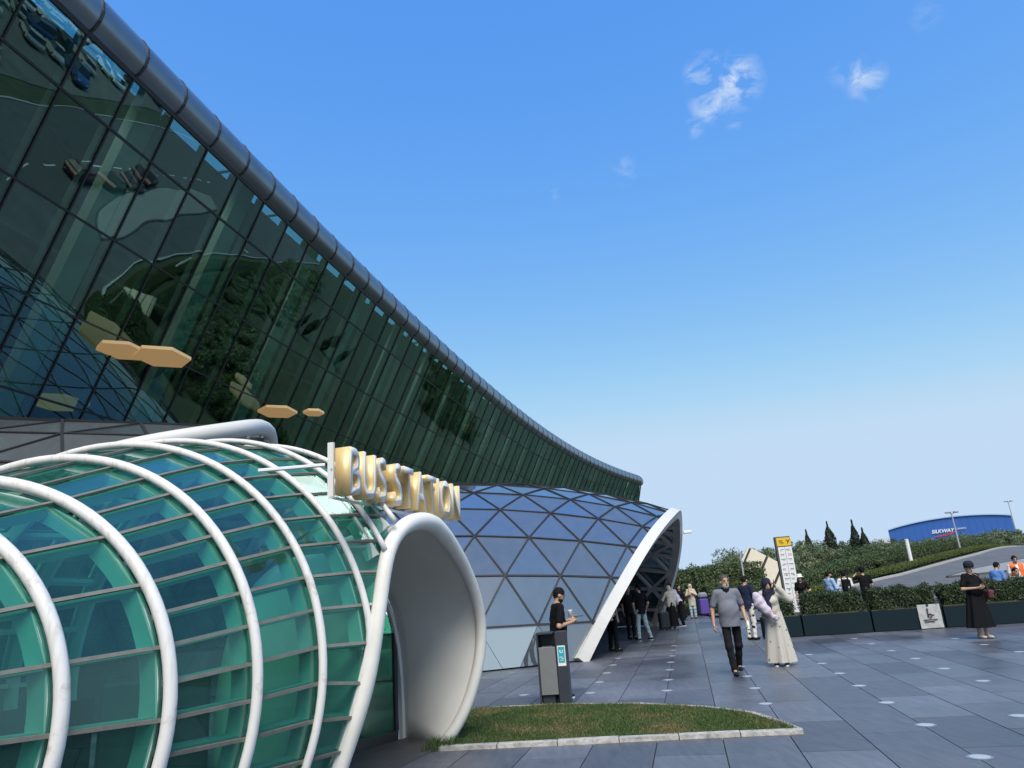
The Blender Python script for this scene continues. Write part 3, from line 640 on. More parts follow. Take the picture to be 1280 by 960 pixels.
tt(MB().tube(RIMS, rr_, 12), 'mouth_rim', mat('rim_white', (0.80, 0.78, 0.72), 0.45, noise=0.08, nscale=4), smooth=True)
# white closing plate between the near rim and the last rib
pl = []
for z in np.linspace(0.9, 1.9, 8):
    p0 = rim_at_z(z); ph = math.asin(min(1, (z - RG[6][5]) / RG[6][3])); p1 = rp(6, ph); pl.append((p0, p1 * 0.55 + p0 * 0.45))
V = [v for a, b_ in pl for v in (a, b_)]
# glass doors in their frame
m_frame = mat('door_frame_metal', (0.10, 0.105, 0.11), 0.4, metal=0.6); m_dglass = glass('door_glass', (0.16, 0.42, 0.34, 1), (0.8, 0.9, 0.9, 1), base=0.10, edge=0.8)
e = (DOORF - DOORN) / np.linalg.norm(DOORF - DOORN); LD = np.linalg.norm(DOORF - DOORN); nd = np.array([e[1], -e[0], 0])
fr = [door_pt(s, 0.02) - nd * 0.02 for s in np.linspace(0.0, 1, 40)]
cen = np.array([(DOORN[0] + DOORF[0]) / 2, (DOORN[1] + DOORF[1]) / 2, 0.8])
tt(MB().sweep(fr, [q - cen for q in fr], 0.06, 0.05, -0.05), 'door_frame', m_white)
for k in range(3):
    s0, s1 = 0.06 + k * 0.3, 0.06 + (k + 1) * 0.3 - 0.012
    lo2 = [DOORN + e * LD * s0, DOORN + e * LD * s1]; 
    def ztop(f):
        u = abs(2 * f - 1); return 2.2 * (max(0.0, 1 - u ** 2.5)) ** 0.31
    za, zb = ztop(s0), ztop(s1)
    q = [(lo2[0][0], lo2[0][1], 0.12), (lo2[1][0], lo2[1][1], 0.12), (lo2[1][0], lo2[1][1], zb), (lo2[0][0], lo2[0][1], za)]
    leaf = tt(MB().slab([np.array(v) - nd * 0.03 for v in q], nd, 0.014), 'door_leaf', m_dglass)
    MB().sweep([np.array(q[0]) - nd * .03, np.array(q[3]) - nd * .03], [nd] * 2, 0.05, 0.05, -0.03).build('stile', m_frame, leaf)
    MB().sweep([np.array(q[1]) - nd * .03, np.array(q[2]) - nd * .03], [nd] * 2, 0.05, 0.05, -0.03).build('stile', m_frame, leaf)
    MB().sweep([np.array(q[0]) - nd * .03 - np.array([0, 0, .06]), np.array(q[1]) - nd * .03 - np.array([0, 0, .06])], [nd] * 2, 0.12, 0.06, -0.03).build('bottom_rail', m_frame, leaf)
m_deck = mat('dark_deck_board', (0.085, 0.083, 0.082), 0.6, noise=0.15, nscale=5, objrand=0.15)
dq = [(DOORN[0], DOORN[1]), (-1.92, 6.9), (-1.2, 8.95), (DOORF[0], DOORF[1])]
for k in range(16):
    w0, w1 = k / 16 + .003, (k + 1) / 16 - .003
    A = lambda w: np.array(dq[0]) * (1 - w) + np.array(dq[1]) * w
    B_ = lambda w: np.array(dq[3]) * (1 - w) + np.array([-1.12, 9.35]) * w
    tt(MB().prism([A(w0), A(w1), B_(w1), B_(w0)], -0.01, 0.012), 'deck_board', m_deck)
# inside of the tunnel: floor, low dark plinth on the far side, a counter and a water bottle-blue sign light
inner = MB()
lf = [rp(i, -math.asin(min(.99, RG[i][5] / RG[i][3]))) for i in range(NR)]; rt = [rp(i, PI + math.asin(min(.99, RG[i][5] / RG[i][3]))) for i in range(NR)]
V = []
for a, c in zip(lf, rt): V += [(a[0], a[1], 0.008), (c[0], c[1], 0.008)]
inner.poly(V, [(2 * k, 2 * k + 1, 2 * k + 3, 2 * k + 2) for k in range(NR - 1)]); tt(inner, 'tunnel_floor', mat('tunnel_floor', (0.03, 0.033, 0.033), 0.4))
V = []
for i in range(NR):
    a = rp(i, PI + 0.32); c = RG[i][:2]; d = (a[:2] - c); d /= np.linalg.norm(d); a2 = a[:2] - d * 0.35
    V += [(a2[0], a2[1], 0.0), (a2[0], a2[1], 0.92)]
tt(MB().poly(V, [(2 * k, 2 * k + 1, 2 * k + 3, 2 * k + 2) for k in range(NR - 1)]), 'inner_plinth', mat('inner_plinth', (0.02, 0.024, 0.024), 0.6))
tt(MB().box((-3.9, 7.9, 0.55), (1.0, 0.6, 1.1), 0.4, 0.03), 'ticket_counter', mat('counter_dark', (0.03, 0.035, 0.035), 0.5))
# nose cap closing the small end (outside the frame)
tt(MB().poly([rp(0, a) for a in np.linspace(-0.5, PI + 0.5, 30)], [tuple(range(30))]), 'end_wall', m_white)

# ------------------------------------------------------------------ BUS STATION sign
m_gold = mat('gold_return', (0.80, 0.58, 0.27), 0.42, metal=0.25, noise=0.1, nscale=5); m_face = mat('letter_face', (0.70, 0.70, 0.69), 0.4)
P0 = ondist(438, 631, 6.45); P1 = ondist(577, 658, 9.1); zb = 2.615; SH = 0.445
ex = Vector((P1[0] - P0[0], P1[1] - P0[1], 0)); SL = ex.length; ex.normalize(); ny = Vector((ex.y, -ex.x, 0)); uz = Vector((0, 0, 1))
sign = empty('bus_station_sign', (P0[0], P0[1], zb)); tag(sign, 'BUS STATION sign in white letters with gold sides above the tunnel mouth', 'sign')
RM = Matrix(((ex.x, 0, ny.x), (ex.y, 0, ny.y), (0, 1, 0)))
def glyph(ch):
    cu = bpy.data.curves.new('t', 'FONT'); cu.body = ch; cu.size = 1; cu.extrude = 0.0; cu.offset = 0.010; cu.resolution_u = 6
    o = bpy.data.objects.new('t', cu); col.objects.link(o); dg = bpy.context.evaluated_depsgraph_get(); me = bpy.data.meshes.new_from_object(o.evaluated_get(dg)); bpy.data.objects.remove(o)
    bm = bmesh.new(); bm.from_mesh(me); bmesh.ops.remove_doubles(bm, verts=bm.verts, dist=1e-4); return bm
CAPH = 0.729
word = 'BUS STATION'; adv = []
tot = 0.0; gl_ = []
for ch in word:
    if ch == ' ': tot += 0.32; continue
    bm = glyph(ch); xs = [v.co.x for v in bm.verts]; w = max(xs) - min(xs); gl_.append((bm, min(xs), tot)); tot += w + 0.11
sx = SL / (tot - 0.11); szz = SH / CAPH
for bm, x0, xo in gl_:
    for v in bm.verts: v.co = Vector(((v.co.x - x0 + xo) * sx, v.co.y * szz, 0))
    for f in bm.faces: f.material_index = 0
    r = bmesh.ops.extrude_face_region(bm, geom=list(bm.faces)); vs_ = [g for g in r['geom'] if isinstance(g, bmesh.types.BMVert)]
    for v in vs_: v.co.z -= 0.15
    bmesh.ops.recalc_face_normals(bm, faces=bm.faces); bm.normal_update()
    for f in bm.faces: f.material_index = 0 if f.calc_center_median().z > -0.001 else 1
    me = bpy.data.meshes.new('letter'); bm.to_mesh(me); bm.free(); me.materials.append(m_face); me.materials.append(m_gold)
    o = link('letter', me, sign); o.matrix_local = RM.to_4x4()
lp = lambda x, y_, z: Vector((ex.x * x + ny.x * z, ex.y * x + ny.y * z, y_))
MB().poly([lp(a, b_, c) for a in (-0.03, 0.0) for b_ in (-0.03, SH + 0.03) for c in (-0.21, -0.155)], [(0, 1, 3, 2), (4, 6, 7, 5), (0, 4, 5, 1), (2, 3, 7, 6), (0, 2, 6, 4), (1, 5, 7, 3)]).build('end_post', m_white, sign)
for yy in (-0.025, SH * 0.5):
    MB().tube([lp(-0.03, yy, -0.17), lp(SL, yy, -0.17)], 0.014, 6).build('rail', m_white, sign)
MB().tube([lp(-0.02, SH * 0.62, -0.24), lp(-0.28, SH * 0.55, -0.75)], 0.018, 6).build('stay', m_white, sign)
for f in (0.25, 0.6, 0.9): MB().tube([lp(SL * f, -0.02, -0.17), lp(SL * f, -0.13, -0.19)], 0.016, 6).build('bracket', m_white, sign)

# ------------------------------------------------------------------ triangulated glass shells
DX = [-0.5161, 0.7188, -0.0066, 18.1173, 0.2455, 0.0106, 1.6086, -0.0122, 10.511, -0.5548, 5.8919, -0.1133, -0.0096]
def shell1(k, t):
    x = DX; w = x[6] + x[7] * k; a = x[8] + x[9] * k; h = x[10] + x[11] * k + x[12] * k * k; hz = a * (1 - math.cos(t))
    return np.array([x[0] + x[1] * k + x[2] * k * k + math.cos(w) * hz, x[3] + x[4] * k + x[5] * k * k + math.sin(w) * hz, h * math.sin(t)])
def tau1(j):
    f = lambda j: -0.0601 + 0.2305 * j - 0.0052 * j * j
    return PI / 2 if j == 9 else (f(j) if j < 9 else PI - f(18 - j))
A1 = np.array([(-.1, 2.0), (0.03, 2.5), (0.104, 2.93), (.172, 3.31), (.326, 4.32), (.497, 5.26), (.704, 6.34), (.868, 7.12), (.96, 7.50), (1.06, 7.86), (1.2, 8.25), (1.4, 8.62), (1.6, 8.9), (1.84, 9.15), (2.19, 9.36), (2.52, 9.18), (2.71, 8.93), (2.97, 8.3), (3.14, 7.9), (3.3, 7.5)])
def shell2(k, t): return np.array([-8.2 + .72 * k, 8.3 + 6.2 * (1 - math.cos(t)), (5.62 - .085 * k) * math.sin(t)])
def tau2(j):
    L = [-0.05, 0.19, 0.42, 0.63, 0.83, 1.03, 1.22, 1.40]; return L[j] if j < 8 else (PI / 2 if j == 8 else PI - L[16 - j])
A2 = np.array([(-.1, -3.6), (0.0, -3.2), (.3, -1.6), (.6, 0.7), (.92, 2.8), (1.0, 3.6), (1.06, 4.1), (1.1, 4.4), (1.14, 4.62), (1.2, 4.74), (1.3, 4.7), (1.5, 4.4), (1.8, 3.6), (2.2, 2.2), (2.6, 1.0), (3.0, -1.0), (3.2, -2.0)])
m_sglass = glass('shell_glass', (0.45, 0.53, 0.58, 1), (0.70, 0.74, 0.78, 1), base=0.28, edge=0.95, rough=0.01, wob=0.004, wscale=0.7, body=0.55, body_col=(0.15, 0.175, 0.20, 1), dirt=0.16)
m_sglass2 = glass('shell_glass_grey', (0.22, 0.28, 0.30, 1), (0.70, 0.74, 0.78, 1), base=0.22, edge=0.85, rough=0.05, wob=0.004, wscale=0.7, body=0.65, body_col=(0.16, 0.18, 0.19, 1), dirt=0.08)
m_pale = glass('pale_base_glass', (0.35, 0.45, 0.45, 1), (0.85, 0.9, 0.92, 1), base=0.30, edge=0.9, body=0.6, body_col=(0.42, 0.50, 0.50, 1))
m_bar = mat('glazing_bar_black', (0.012, 0.013, 0.016), 0.6); m_strut = mat('shell_strut', (0.74, 0.74, 0.71), 0.5, noise=0.08)
m_arch = mat('arch_white', (0.64, 0.625, 0.59), 0.5, noise=0.05, nscale=2)
def make_shell(name, label, SF, TF, JN, A, k0, mg, archspec, pale=False):
    ka = lambda t: np.interp(t, A[:, 0], A[:, 1])
    root = empty(name, tuple(SF(0, 0.0))); root.location.z = 0; tag(root, label, 'glass dome'); RI = Matrix.Translation(-Vector(root.location))
    def add(b, nm, m, **k): o = b.build(nm, m, root, **k); o.matrix_parent_inverse = RI; return o
    def nrm(k, t):
        a = SF(k + .05, t) - SF(k - .05, t); c = SF(k, t + .02) - SF(k, t - .02); n_ = np.cross(a, c); return n_ / np.linalg.norm(n_)
    def clip(P, g):
        R = []
        for a, c in zip(P, P[1:] + P[:1]):
            ga, gc = g(a), g(c)
            if ga >= 0: R.append(a)
            if (ga >= 0) != (gc >= 0): t = ga / (ga - gc); R.append((a[0] + (c[0] - a[0]) * t, a[1] + (c[1] - a[1]) * t))
        return R
    bulk = MB(); cnt = 0; items = []
    for j in range(JN):
        for k in range(k0, 14):
            if (k + j) % 2 == 0: tri = [(k, TF(j)), (k + 2, TF(j)), (k + 1, TF(j + 1))]
            else: tri = [(k, TF(j + 1)), (k + 1, TF(j)), (k + 2, TF(j + 1))]
            tri = clip(tri, lambda p: ka(p[1]) - p[0])
            if len(tri) < 3: continue
            P = [Vector(SF(*p)) for p in tri]
            R = []
            for a, c in zip(P, P[1:] + P[:1]):
                if a.z >= 0.03: R.append(a)
                if (a.z >= 0.03) != (c.z >= 0.03): R.append(a.lerp(c, (a.z - 0.03) / (a.z - c.z)))
            if len(R) < 3: continue
            c0 = sum(tri[i][0] for i in range(len(tri))) / len(tri); t0 = sum(q[1] for q in tri) / len(tri); nn = Vector(nrm(c0, t0)); ce = sum(R, Vector()) / len(R)
            R = [v + (ce - v) * 0.015 + nn * random.gauss(0, .004) for v in R]
            if (R[1] - R[0]).cross(R[2] - R[0]).dot(nn) < 0: R = R[::-1]
            items.append(((ce - Vector(CAM)).length + (6 if t0 > 1.7 else 0), R, nn, j))
    items.sort(key=lambda q: q[0])
    for q, (d, R, nn, j) in enumerate(items):
        if q < 300: add(MB().slab(R, nn, 0.02), 'glass_panel', m_pale if (pale and j == 0 and sum(v.x for v in R) / len(R) < -0.1) else mg)
        else: bulk.slab(R, nn, 0.02); cnt += 1
    if cnt: tag(add(bulk, 'glass_panels', mg), kind='stuff')
    lines = []
    for j in range(JN + 1): lines.append([(k, TF(j)) for k in range(k0 + (k0 + j) % 2, 14, 2)])
    for c in range(k0 - JN, 14 + JN):
        l1 = [(c + j, TF(j)) for j in range(JN + 1) if k0 <= c + j <= 13 and (c % 2 == 0)]; l2 = [(c - j, TF(j)) for j in range(JN + 1) if k0 <= c - j <= 13 and (c % 2 == 0)]
        lines += [l1, l2]
    for L in lines:
        pts = []
        for a, c in zip(L, L[1:]):
            ga, gc = ka(a[1]) - a[0], ka(c[1]) - c[0]
            if ga < 0 and gc < 0: continue
            if ga < 0: t = ga / (ga - gc); a = (a[0] + (c[0] - a[0]) * t, a[1] + (c[1] - a[1]) * t)
            if gc < 0: t = (ka(a[1]) - a[0]) / ((ka(a[1]) - a[0]) - gc); c = (a[0] + (c[0] - a[0]) * t, a[1] + (c[1] - a[1]) * t)
            if not pts: pts.append(a)
            pts.append(c)
        W = [(SF(*p), nrm(*p)) for p in pts]; W = [(a, n_) for a, n_ in W if a[2] > -0.25]
        if len(W) < 2: continue
        W = [(np.array([a[0], a[1], max(a[2], 0.0)]), n_) for a, n_ in W]
        o = add(MB().sweep([a for a, _ in W], [n_ for _, n_ in W], 0.046, 0.05, -0.025), 'glazing_bar', m_bar)
        add(MB().sweep([a for a, _ in W], [n_ for _, n_ in W], 0.11, 0.14, -0.20), 'strut', m_strut)
    ts = np.linspace(0.0, PI, 90); pts = [SF(ka(t), t) for t in ts]
    for _ in range(30 if archspec == 'box' else 6): pts[1:-1] = [0.25 * a + 0.5 * b_ + 0.25 * c for a, b_, c in zip(pts, pts[1:], pts[2:])]
    ns = [nrm(ka(t), t) for t in ts]
    if archspec == 'box':
        add(MB().sweep(pts, ns, 0.30, 0.30, -0.16), 'arch', m_arch)
        gap = [p + n_ * 0.0 for p, n_ in zip(pts, ns)]
    else: add(MB().tube([p for p in pts], archspec, 14), 'arch', m_arch, smooth=True)
    return root, pts, ns
dome1, apts, ans = make_shell('glass_shell', 'blue glass shell of triangular panes with a leaning white arch', shell1, tau1, 18, A1, -14, m_sglass, 'box', True)
dome2, apts2, ans2 = make_shell('glass_shell', 'grey triangulated glass shell behind the green tunnel with a white tube lip', shell2, tau2, 16, A2, -14, m_sglass2, 0.15)
# small security camera fixed on the white arch, near the top
k = 58; c = Vector(apts[k]); cn = empty('security_camera', c + Vector((0.25, -0.15, 0.10))); tag(cn, 'small white security camera fixed on the leaning white arch', 'security camera')
MB().box((0.12, 0, 0), (0.34, 0.12, 0.11), 0.1, 0.02).build('housing', m_white, cn); MB().tube([(-0.2, 0.05, -0.05), (-0.02, 0, -0.04)], 0.02, 6).build('mount', m_white, cn); MB().lathe([(0.035, 0), (0.03, 0.01)], (0.27, 0, -0.02), 10).build('lens', m_gask, cn)
# ------------------------------------------------------------------ people: bodies and clothes from distance fields
class Field:
    def __init__(s, lo, hi, h):
        s.lo = np.array(lo, np.float32); s.h = h; s.n = np.ceil((np.array(hi) - s.lo) / h).astype(int) + 1; s.D = np.full(s.n, 0.5, np.float32)
    def sub(s, blo, bhi, pad):
        a = np.clip(np.floor((np.array(blo) - pad - s.lo) / s.h).astype(int), 0, s.n - 1); b = np.clip(np.ceil((np.array(bhi) + pad - s.lo) / s.h).astype(int) + 1, 1, s.n)
        sl = tuple(slice(i, max(j, i + 1)) for i, j in zip(a, b)); ax = [s.lo[k] + s.h * np.arange(sl[k].start, sl[k].stop, dtype=np.float32) for k in range(3)]
        return sl, ax[0][:, None, None], ax[1][None, :, None], ax[2][None, None, :]
    def put(s, sl, d, k):
        D = s.D[sl]
        if k > 0:
            hh = np.clip(0.5 + 0.5 * (D - d) / k, 0, 1); s.D[sl] = D * (1 - hh) + d * hh - k * hh * (1 - hh)
        else: s.D[sl] = np.minimum(D, d)
    def cone(s, a, b, ra, rb, k=0.02, sq=1.0):
        a = np.array(a, np.float32); b = np.array(b, np.float32); R = max(ra, rb)
        sl, X, Y, Z = s.sub(np.minimum(a, b) - R, np.maximum(a, b) + R, k + 2 * s.h); ab = b - a; L = float(ab @ ab) + 1e-9
        t = np.clip(((X - a[0]) * ab[0] + (Y - a[1]) * ab[1] + (Z - a[2]) * ab[2]) / L, 0, 1)
        d = np.sqrt((X - a[0] - t * ab[0]) ** 2 + ((Y - a[1] - t * ab[1]) / sq) ** 2 + (Z - a[2] - t * ab[2]) ** 2) - (ra + (rb - ra) * t); s.put(sl, d, k); return s
    def ell(s, c, r, k=0.02, yaw=0.0, pit=0.0, sub=False):
        c = np.array(c, np.float32); R = max(r); sl, X, Y, Z = s.sub(c - R, c + R, k + 2 * s.h); x, y, z = X - c[0], Y - c[1], Z - c[2]
        if yaw: x, y = x * math.cos(yaw) + y * math.sin(yaw), -x * math.sin(yaw) + y * math.cos(yaw)
        if pit: y, z = y * math.cos(pit) + z * math.sin(pit), -y * math.sin(pit) + z * math.cos(pit)
        k0 = np.sqrt((x / r[0]) ** 2 + (y / r[1]) ** 2 + (z / r[2]) ** 2) + 1e-6; k1 = np.sqrt((x / r[0] ** 2) ** 2 + (y / r[1] ** 2) ** 2 + (z / r[2] ** 2) ** 2) + 1e-6
        d = k0 * (k0 - 1) / k1
        if sub: s.D[sl] = np.maximum(s.D[sl], -d)
        else: s.put(sl, d, k)
        return s
    def cut(s, f):
        ax = [s.lo[k] + s.h * np.arange(s.n[k], dtype=np.float32) for k in range(3)]; s.D = np.maximum(s.D, f(ax[0][:, None, None], ax[1][None, :, None], ax[2][None, None, :])).astype(np.float32); return s
    def add(s, f, blo, bhi, k=0.02):
        sl, X, Y, Z = s.sub(blo, bhi, k + 2 * s.h); s.put(sl, f(X, Y, Z).astype(np.float32), k); return s
    def mesh(s):
        D = s.D; D[0] = D[-1] = 0.5; D[:, 0] = D[:, -1] = 0.5; D[:, :, 0] = D[:, :, -1] = 0.5; S = D < 0
        c = np.zeros(np.array(D.shape) - 1, np.int8)
        for i in (0, 1):
            for j in (0, 1):
                for k in (0, 1): c += S[i:D.shape[0] - 1 + i, j:D.shape[1] - 1 + j, k:D.shape[2] - 1 + k]
        act = np.argwhere((c > 0) & (c < 8))
        if len(act) == 0: return None
        idx = np.full(c.shape, -1, np.int32); idx[tuple(act.T)] = np.arange(len(act)); acc = np.zeros((len(act), 3), np.float32); cnt = np.zeros(len(act), np.float32)
        cor = [(i, j, k) for i in (0, 1) for j in (0, 1) for k in (0, 1)]; vals = {q: D[tuple((act + q).T)] for q in cor}
        for q in cor:
            for ax_ in range(3):
                if q[ax_]: continue
                q2 = tuple(1 if m == ax_ else q[m] for m in range(3)); a, b = vals[q], vals[q2]; m = (a < 0) != (b < 0); t = a[m] / (a[m] - b[m])
                p = np.tile(np.array(q, np.float32), (m.sum(), 1)); p[:, ax_] += t; acc[m] += p; cnt[m] += 1
        V = s.lo + s.h * (act + acc / cnt[:, None]); F = []
        for ax_ in range(3):
            o1, o2 = [(1, 2), (2, 0), (0, 1)][ax_]; sl0 = [slice(None)] * 3; sl1 = [slice(None)] * 3; sl0[ax_] = slice(0, -1); sl1[ax_] = slice(1, None); a, b = S[tuple(sl0)], S[tuple(sl1)]
            e = np.argwhere(a != b); e = e[(e[:, o1] > 0) & (e[:, o2] > 0)]; inside = a[tuple(e.T)]
            def g(d1, d2): q = e.copy(); q[:, o1] -= d1; q[:, o2] -= d2; return idx[tuple(q.T)]
            f = np.stack([g(1, 1), g(0, 1), g(0, 0), g(1, 0)], -1); f[~inside] = f[~inside][:, ::-1]; F.append(f)
        F = np.concatenate(F); F = F[(F >= 0).all(1)]; return V, F
def rotv(v, yaw): c, s_ = math.cos(yaw), math.sin(yaw); return np.array([v[0] * c - v[1] * s_, v[0] * s_ + v[1] * c, v[2]])
SKIN = mat('skin_tan', (0.50, 0.31, 0.215), 0.55, noise=0.08, nscale=20); SKIN2 = mat('skin_olive', (0.45, 0.27, 0.18), 0.55, noise=0.08, nscale=20)
HAIR = mat('hair_black', (0.007, 0.006, 0.006), 0.6, noise=0.3, nscale=60, bump=0.6, bscale=120, spec=0.2); HAIRG = mat('hair_grey', (0.085, 0.082, 0.08), 0.6, noise=0.3, nscale=60, bump=0.6, bscale=120); BEARDG = mat('beard_grey', (0.42, 0.41, 0.40), 0.7, noise=0.25, nscale=80, bump=0.5, bscale=150)
LIP = mat('lips', (0.30, 0.11, 0.09), 0.5); EYE = mat('eye_dark', (0.03, 0.022, 0.018), 0.3)
def cloth(name, c, noise=0.10, rough=0.85): return mat('cloth_' + name, c, rough, noise=noise, nscale=9, bump=0.3, bscale=34, spec=0.15)
def pattern(name, c1, c2, scale, thr, rough=0.8):
    m = bpy.data.materials.new('cloth_' + name); m.use_nodes = True; nt = m.node_tree; p = nt.nodes['Principled BSDF']; p.inputs['Roughness'].default_value = rough
    t = N(nt, 'ShaderNodeTexCoord'); v = N(nt, 'ShaderNodeTexVoronoi'); v.inputs['Scale'].default_value = scale; nt.links.new(t.outputs['Object'], v.inputs['Vector'])
    r = N(nt, 'ShaderNodeValToRGB'); r.color_ramp.elements[0].position = thr; r.color_ramp.elements[0].color = tuple(c2) + (1,); r.color_ramp.elements[1].position = thr + 0.04; r.color_ramp.elements[1].color = tuple(c1) + (1,)
    nt.links.new(v.outputs['Distance'], r.inputs[0]); nt.links.new(r.outputs[0], p.inputs['Base Color']); return m

def person(label, pos, yaw, Ht=1.74, h=0.012, skin=None, top=None, sleeve='short', hem=0.86, bottom=None, kind='trousers', robe_hem=0.05, hair='short', hairm=None, beard=None, shoes=None, sole=None, z0=0.0, female=False, belly=0.0, lean=(0, 0), headyaw=0.0, headpit=0.0, P=None, hat=None, collar=None, flare=1.0, vest=None, group=None, gap_legs=True, hijab=None, curl=0.5):
    """local frame: +y is where the person faces, +x the right-hand side"""
    sK = Ht / 1.74; P = P or {}; root = empty('person', (pos[0], pos[1], z0), yaw); tag(root, label, 'person', group); skin = skin or SKIN; hairm = hairm or HAIR; shoes = shoes or cloth('shoe_black', (0.015, 0.015, 0.016), 0.05, 0.5)
    sw = 0.165 if female else 0.19
    def T(x, y, z): f = (z - 0.93) / 0.55 if z > 0.93 else 0.0; return np.array([x + lean[0] * f, y + lean[1] * f, z]) * sK
    J = dict(hipL=(-.09, 0, .93), hipR=(.09, 0, .93), knL=(-.10, .02, .50), knR=(.10, .02, .50), anL=(-.10, -.02, .085), anR=(.10, -.02, .085))
    for k in list(J): J[k] = np.array(P.get(k, J[k]), float) * sK
    shL, shR = T(-sw, 0, 1.42), T(sw, 0, 1.42)
    def arm(s, sh):
        e = np.array(P['el' + s]) * sK if 'el' + s in P else sh + np.array([(.055 if s == 'R' else -.055), -.02, -.29]) * sK
        w = np.array(P['wr' + s]) * sK if 'wr' + s in P else e + np.array([0.0, .05, -.25]) * sK
        return e, w
    eL, wL = arm('L', shL); eR, wR = arm('R', shR); hc = T(0, .025, 1.605); neck0, neck1 = T(0, -.015, 1.43), T(0, .0, 1.53)
    hd = lambda v: hc + rotv(np.array([v[0], v[1] * math.cos(headpit) - v[2] * math.sin(headpit), v[1] * math.sin(headpit) + v[2] * math.cos(headpit)]) * sK, headyaw)
    allp = np.array([shL, shR, eL, wL, eR, wR, hc + [0, 0, .16], J['knL'], J['knR'], J['anL'], J['anR'], T(0, 0, 1)]); lo = allp.min(0) - .25; hi = allp.max(0) + .25; lo[2] = -0.02; hi[2] = max(hi[2] - .08, 1.8 * sK)
    def torso(F, g, k=0.05, top_=True):
        F.ell(T(0, -.005, .95), np.array([.165 + g, .115 + g, .13 + g]) * sK, k); F.ell(T(0, .01 + belly * .5, 1.10), np.array([.148 + g + belly * .5, .105 + g + belly, .17 + g]) * sK, k)
        F.ell(T(0, 0, 1.29), np.array([sw * .93 + g, .112 + g, .185 + g]) * sK, k)
        if female: F.ell(T(0, .07, 1.27), np.array([.125 + g, .075 + g, .075 + g]) * sK, k)
        F.cone(T(-sw + .04, -.005, 1.415), T(sw - .04, -.005, 1.415), (.062 + g) * sK, (.062 + g) * sK, k)
    def legs(F, r1, r2, r3, k=0.03, top_=1.0):
        for s in 'LR': F.cone(J['hip' + s], J['kn' + s], r1 * sK, r2 * sK, k); F.cone(J['kn' + s], J['an' + s], r2 * sK, r3 * sK, k)
    # ---- body
    F = Field(lo, hi, min(h, 0.009) if h < 0.011 else h); torso(F, -.012); legs(F, .075, .052, .036)
    F.cone(neck0, neck1, .06 * sK, .052 * sK, .03)
    F.ell(hd((0, -.005, .02)), np.array([.076, .096, .105]) * sK, .02, headyaw, headpit); F.ell(hd((0, .028, -.055)), np.array([.056, .062, .062]) * sK, .03, headyaw, headpit)
    F.cone(hd((0, .092, .012)), hd((0, .112, -.028)), .009 * sK, .015 * sK, .008)
    for s in (-1, 1): F.ell(hd((s * .078, -.005, -.005)), np.array([.013, .026, .034]) * sK, .006, headyaw); F.ell(hd((s * .033, .104, .012)), np.array([.015, .010, .009]) * sK, 0, headyaw, headpit, sub=True)
    for s, sh, e, w in (('L', shL, eL, wL), ('R', shR, eR, wR)):
        F.cone(sh, e, .049 * sK, .038 * sK, .03); F.cone(e, w, .038 * sK, .025 * sK, .02)
        d = (w - e) / np.linalg.norm(w - e); sg = 1 if s == 'R' else -1; side = np.array([0, 1, 0.0]) if abs(d[1]) < .75 else np.array([0, 0, 1.0])
        side = side - d * (side @ d); side /= np.linalg.norm(side); nrm = np.cross(d, side) * sg; nrm = nrm if (nrm @ np.array([-sg, 0, 0])) > 0 else -nrm
        if ('curl' + s) in P: nrm = np.array(P['curl' + s], float); nrm -= d * (nrm @ d); nrm /= np.linalg.norm(nrm); side = np.cross(nrm, d)
        pc = w + d * .05 * sK
        for q in (-.026, -.009, .009, .026): F.cone(w + d * .015 + side * q * .7 * sK, w + d * .088 * sK + side * q * sK, .016 * sK, .0125 * sK, .010)
        for q, ln in ((-.030, .055), (-.010, .068), (.010, .074), (.030, .064)):
            b0 = w + d * .088 * sK + side * q * sK; d1 = d * math.cos(curl) + nrm * math.sin(curl); b1 = b0 + d1 * ln * .5 * sK; d2 = d * math.cos(curl * 2.2) + nrm * math.sin(curl * 2.2); b2 = b1 + d2 * ln * .5 * sK
            F.cone(b0, b1, .0098 * sK, .0092 * sK, .003); F.cone(b1, b2, .0092 * sK, .0075 * sK, .003)
        b0 = w + d * .03 * sK + side * .022 * sK; b1 = b0 + (d * .55 + side * .7 + nrm * .4) * .042 * sK; F.cone(b0, b1, .013 * sK, .011 * sK, .006); F.cone(b1, b1 + (d * .85 + side * .2 + nrm * .45) * .032 * sK, .011 * sK, .009 * sK, .003)
    for s in 'LR': a = J['an' + s]; F.cone(a, a + np.array([0, .12, -.045]) * sK, .036 * sK, .028 * sK, .02)
    V, Q = F.mesh(); npmesh('body', V, Q, skin, root, True)
    # ---- face details
    fb = MB()
    def blob(mb, c, r, n=6):
        c = np.array(c); prof = [(math.sin(PI * i / n), math.cos(PI * i / n)) for i in range(n + 1)]; V_ = []; F_ = []
        for a, z in prof:
            for k in range(8): v = np.array([r[0] * max(a, .02) * math.cos(k * PI / 4), r[1] * max(a, .02) * math.sin(k * PI / 4), r[2] * z]); V_.append(c + rotv(v, headyaw))
        for i in range(n):
            for k in range(8): F_.append((i * 8 + k, (i + 1) * 8 + k, (i + 1) * 8 + (k + 1) % 8, i * 8 + (k + 1) % 8))
        mb.poly(V_, F_)
    for s in (-1, 1):
        fb = MB(); blob(fb, hd((s * .033, .090, .012)), np.array([.0095, .008, .0055]) * sK); fb.build('eye', EYE, root, True)
        fb = MB(); blob(fb, hd((s * .034, .092, .034)), np.array([.021, .009, .0055]) * sK); fb.build('eyebrow', hairm if hijab is None else HAIR, root, True)
    fb = MB(); blob(fb, hd((0, .089, -.062)), np.array([.024, .010, .008]) * sK); fb.build('lips', LIP, root, True)
    hl, hh = hc - .2 * sK, hc + .2 * sK
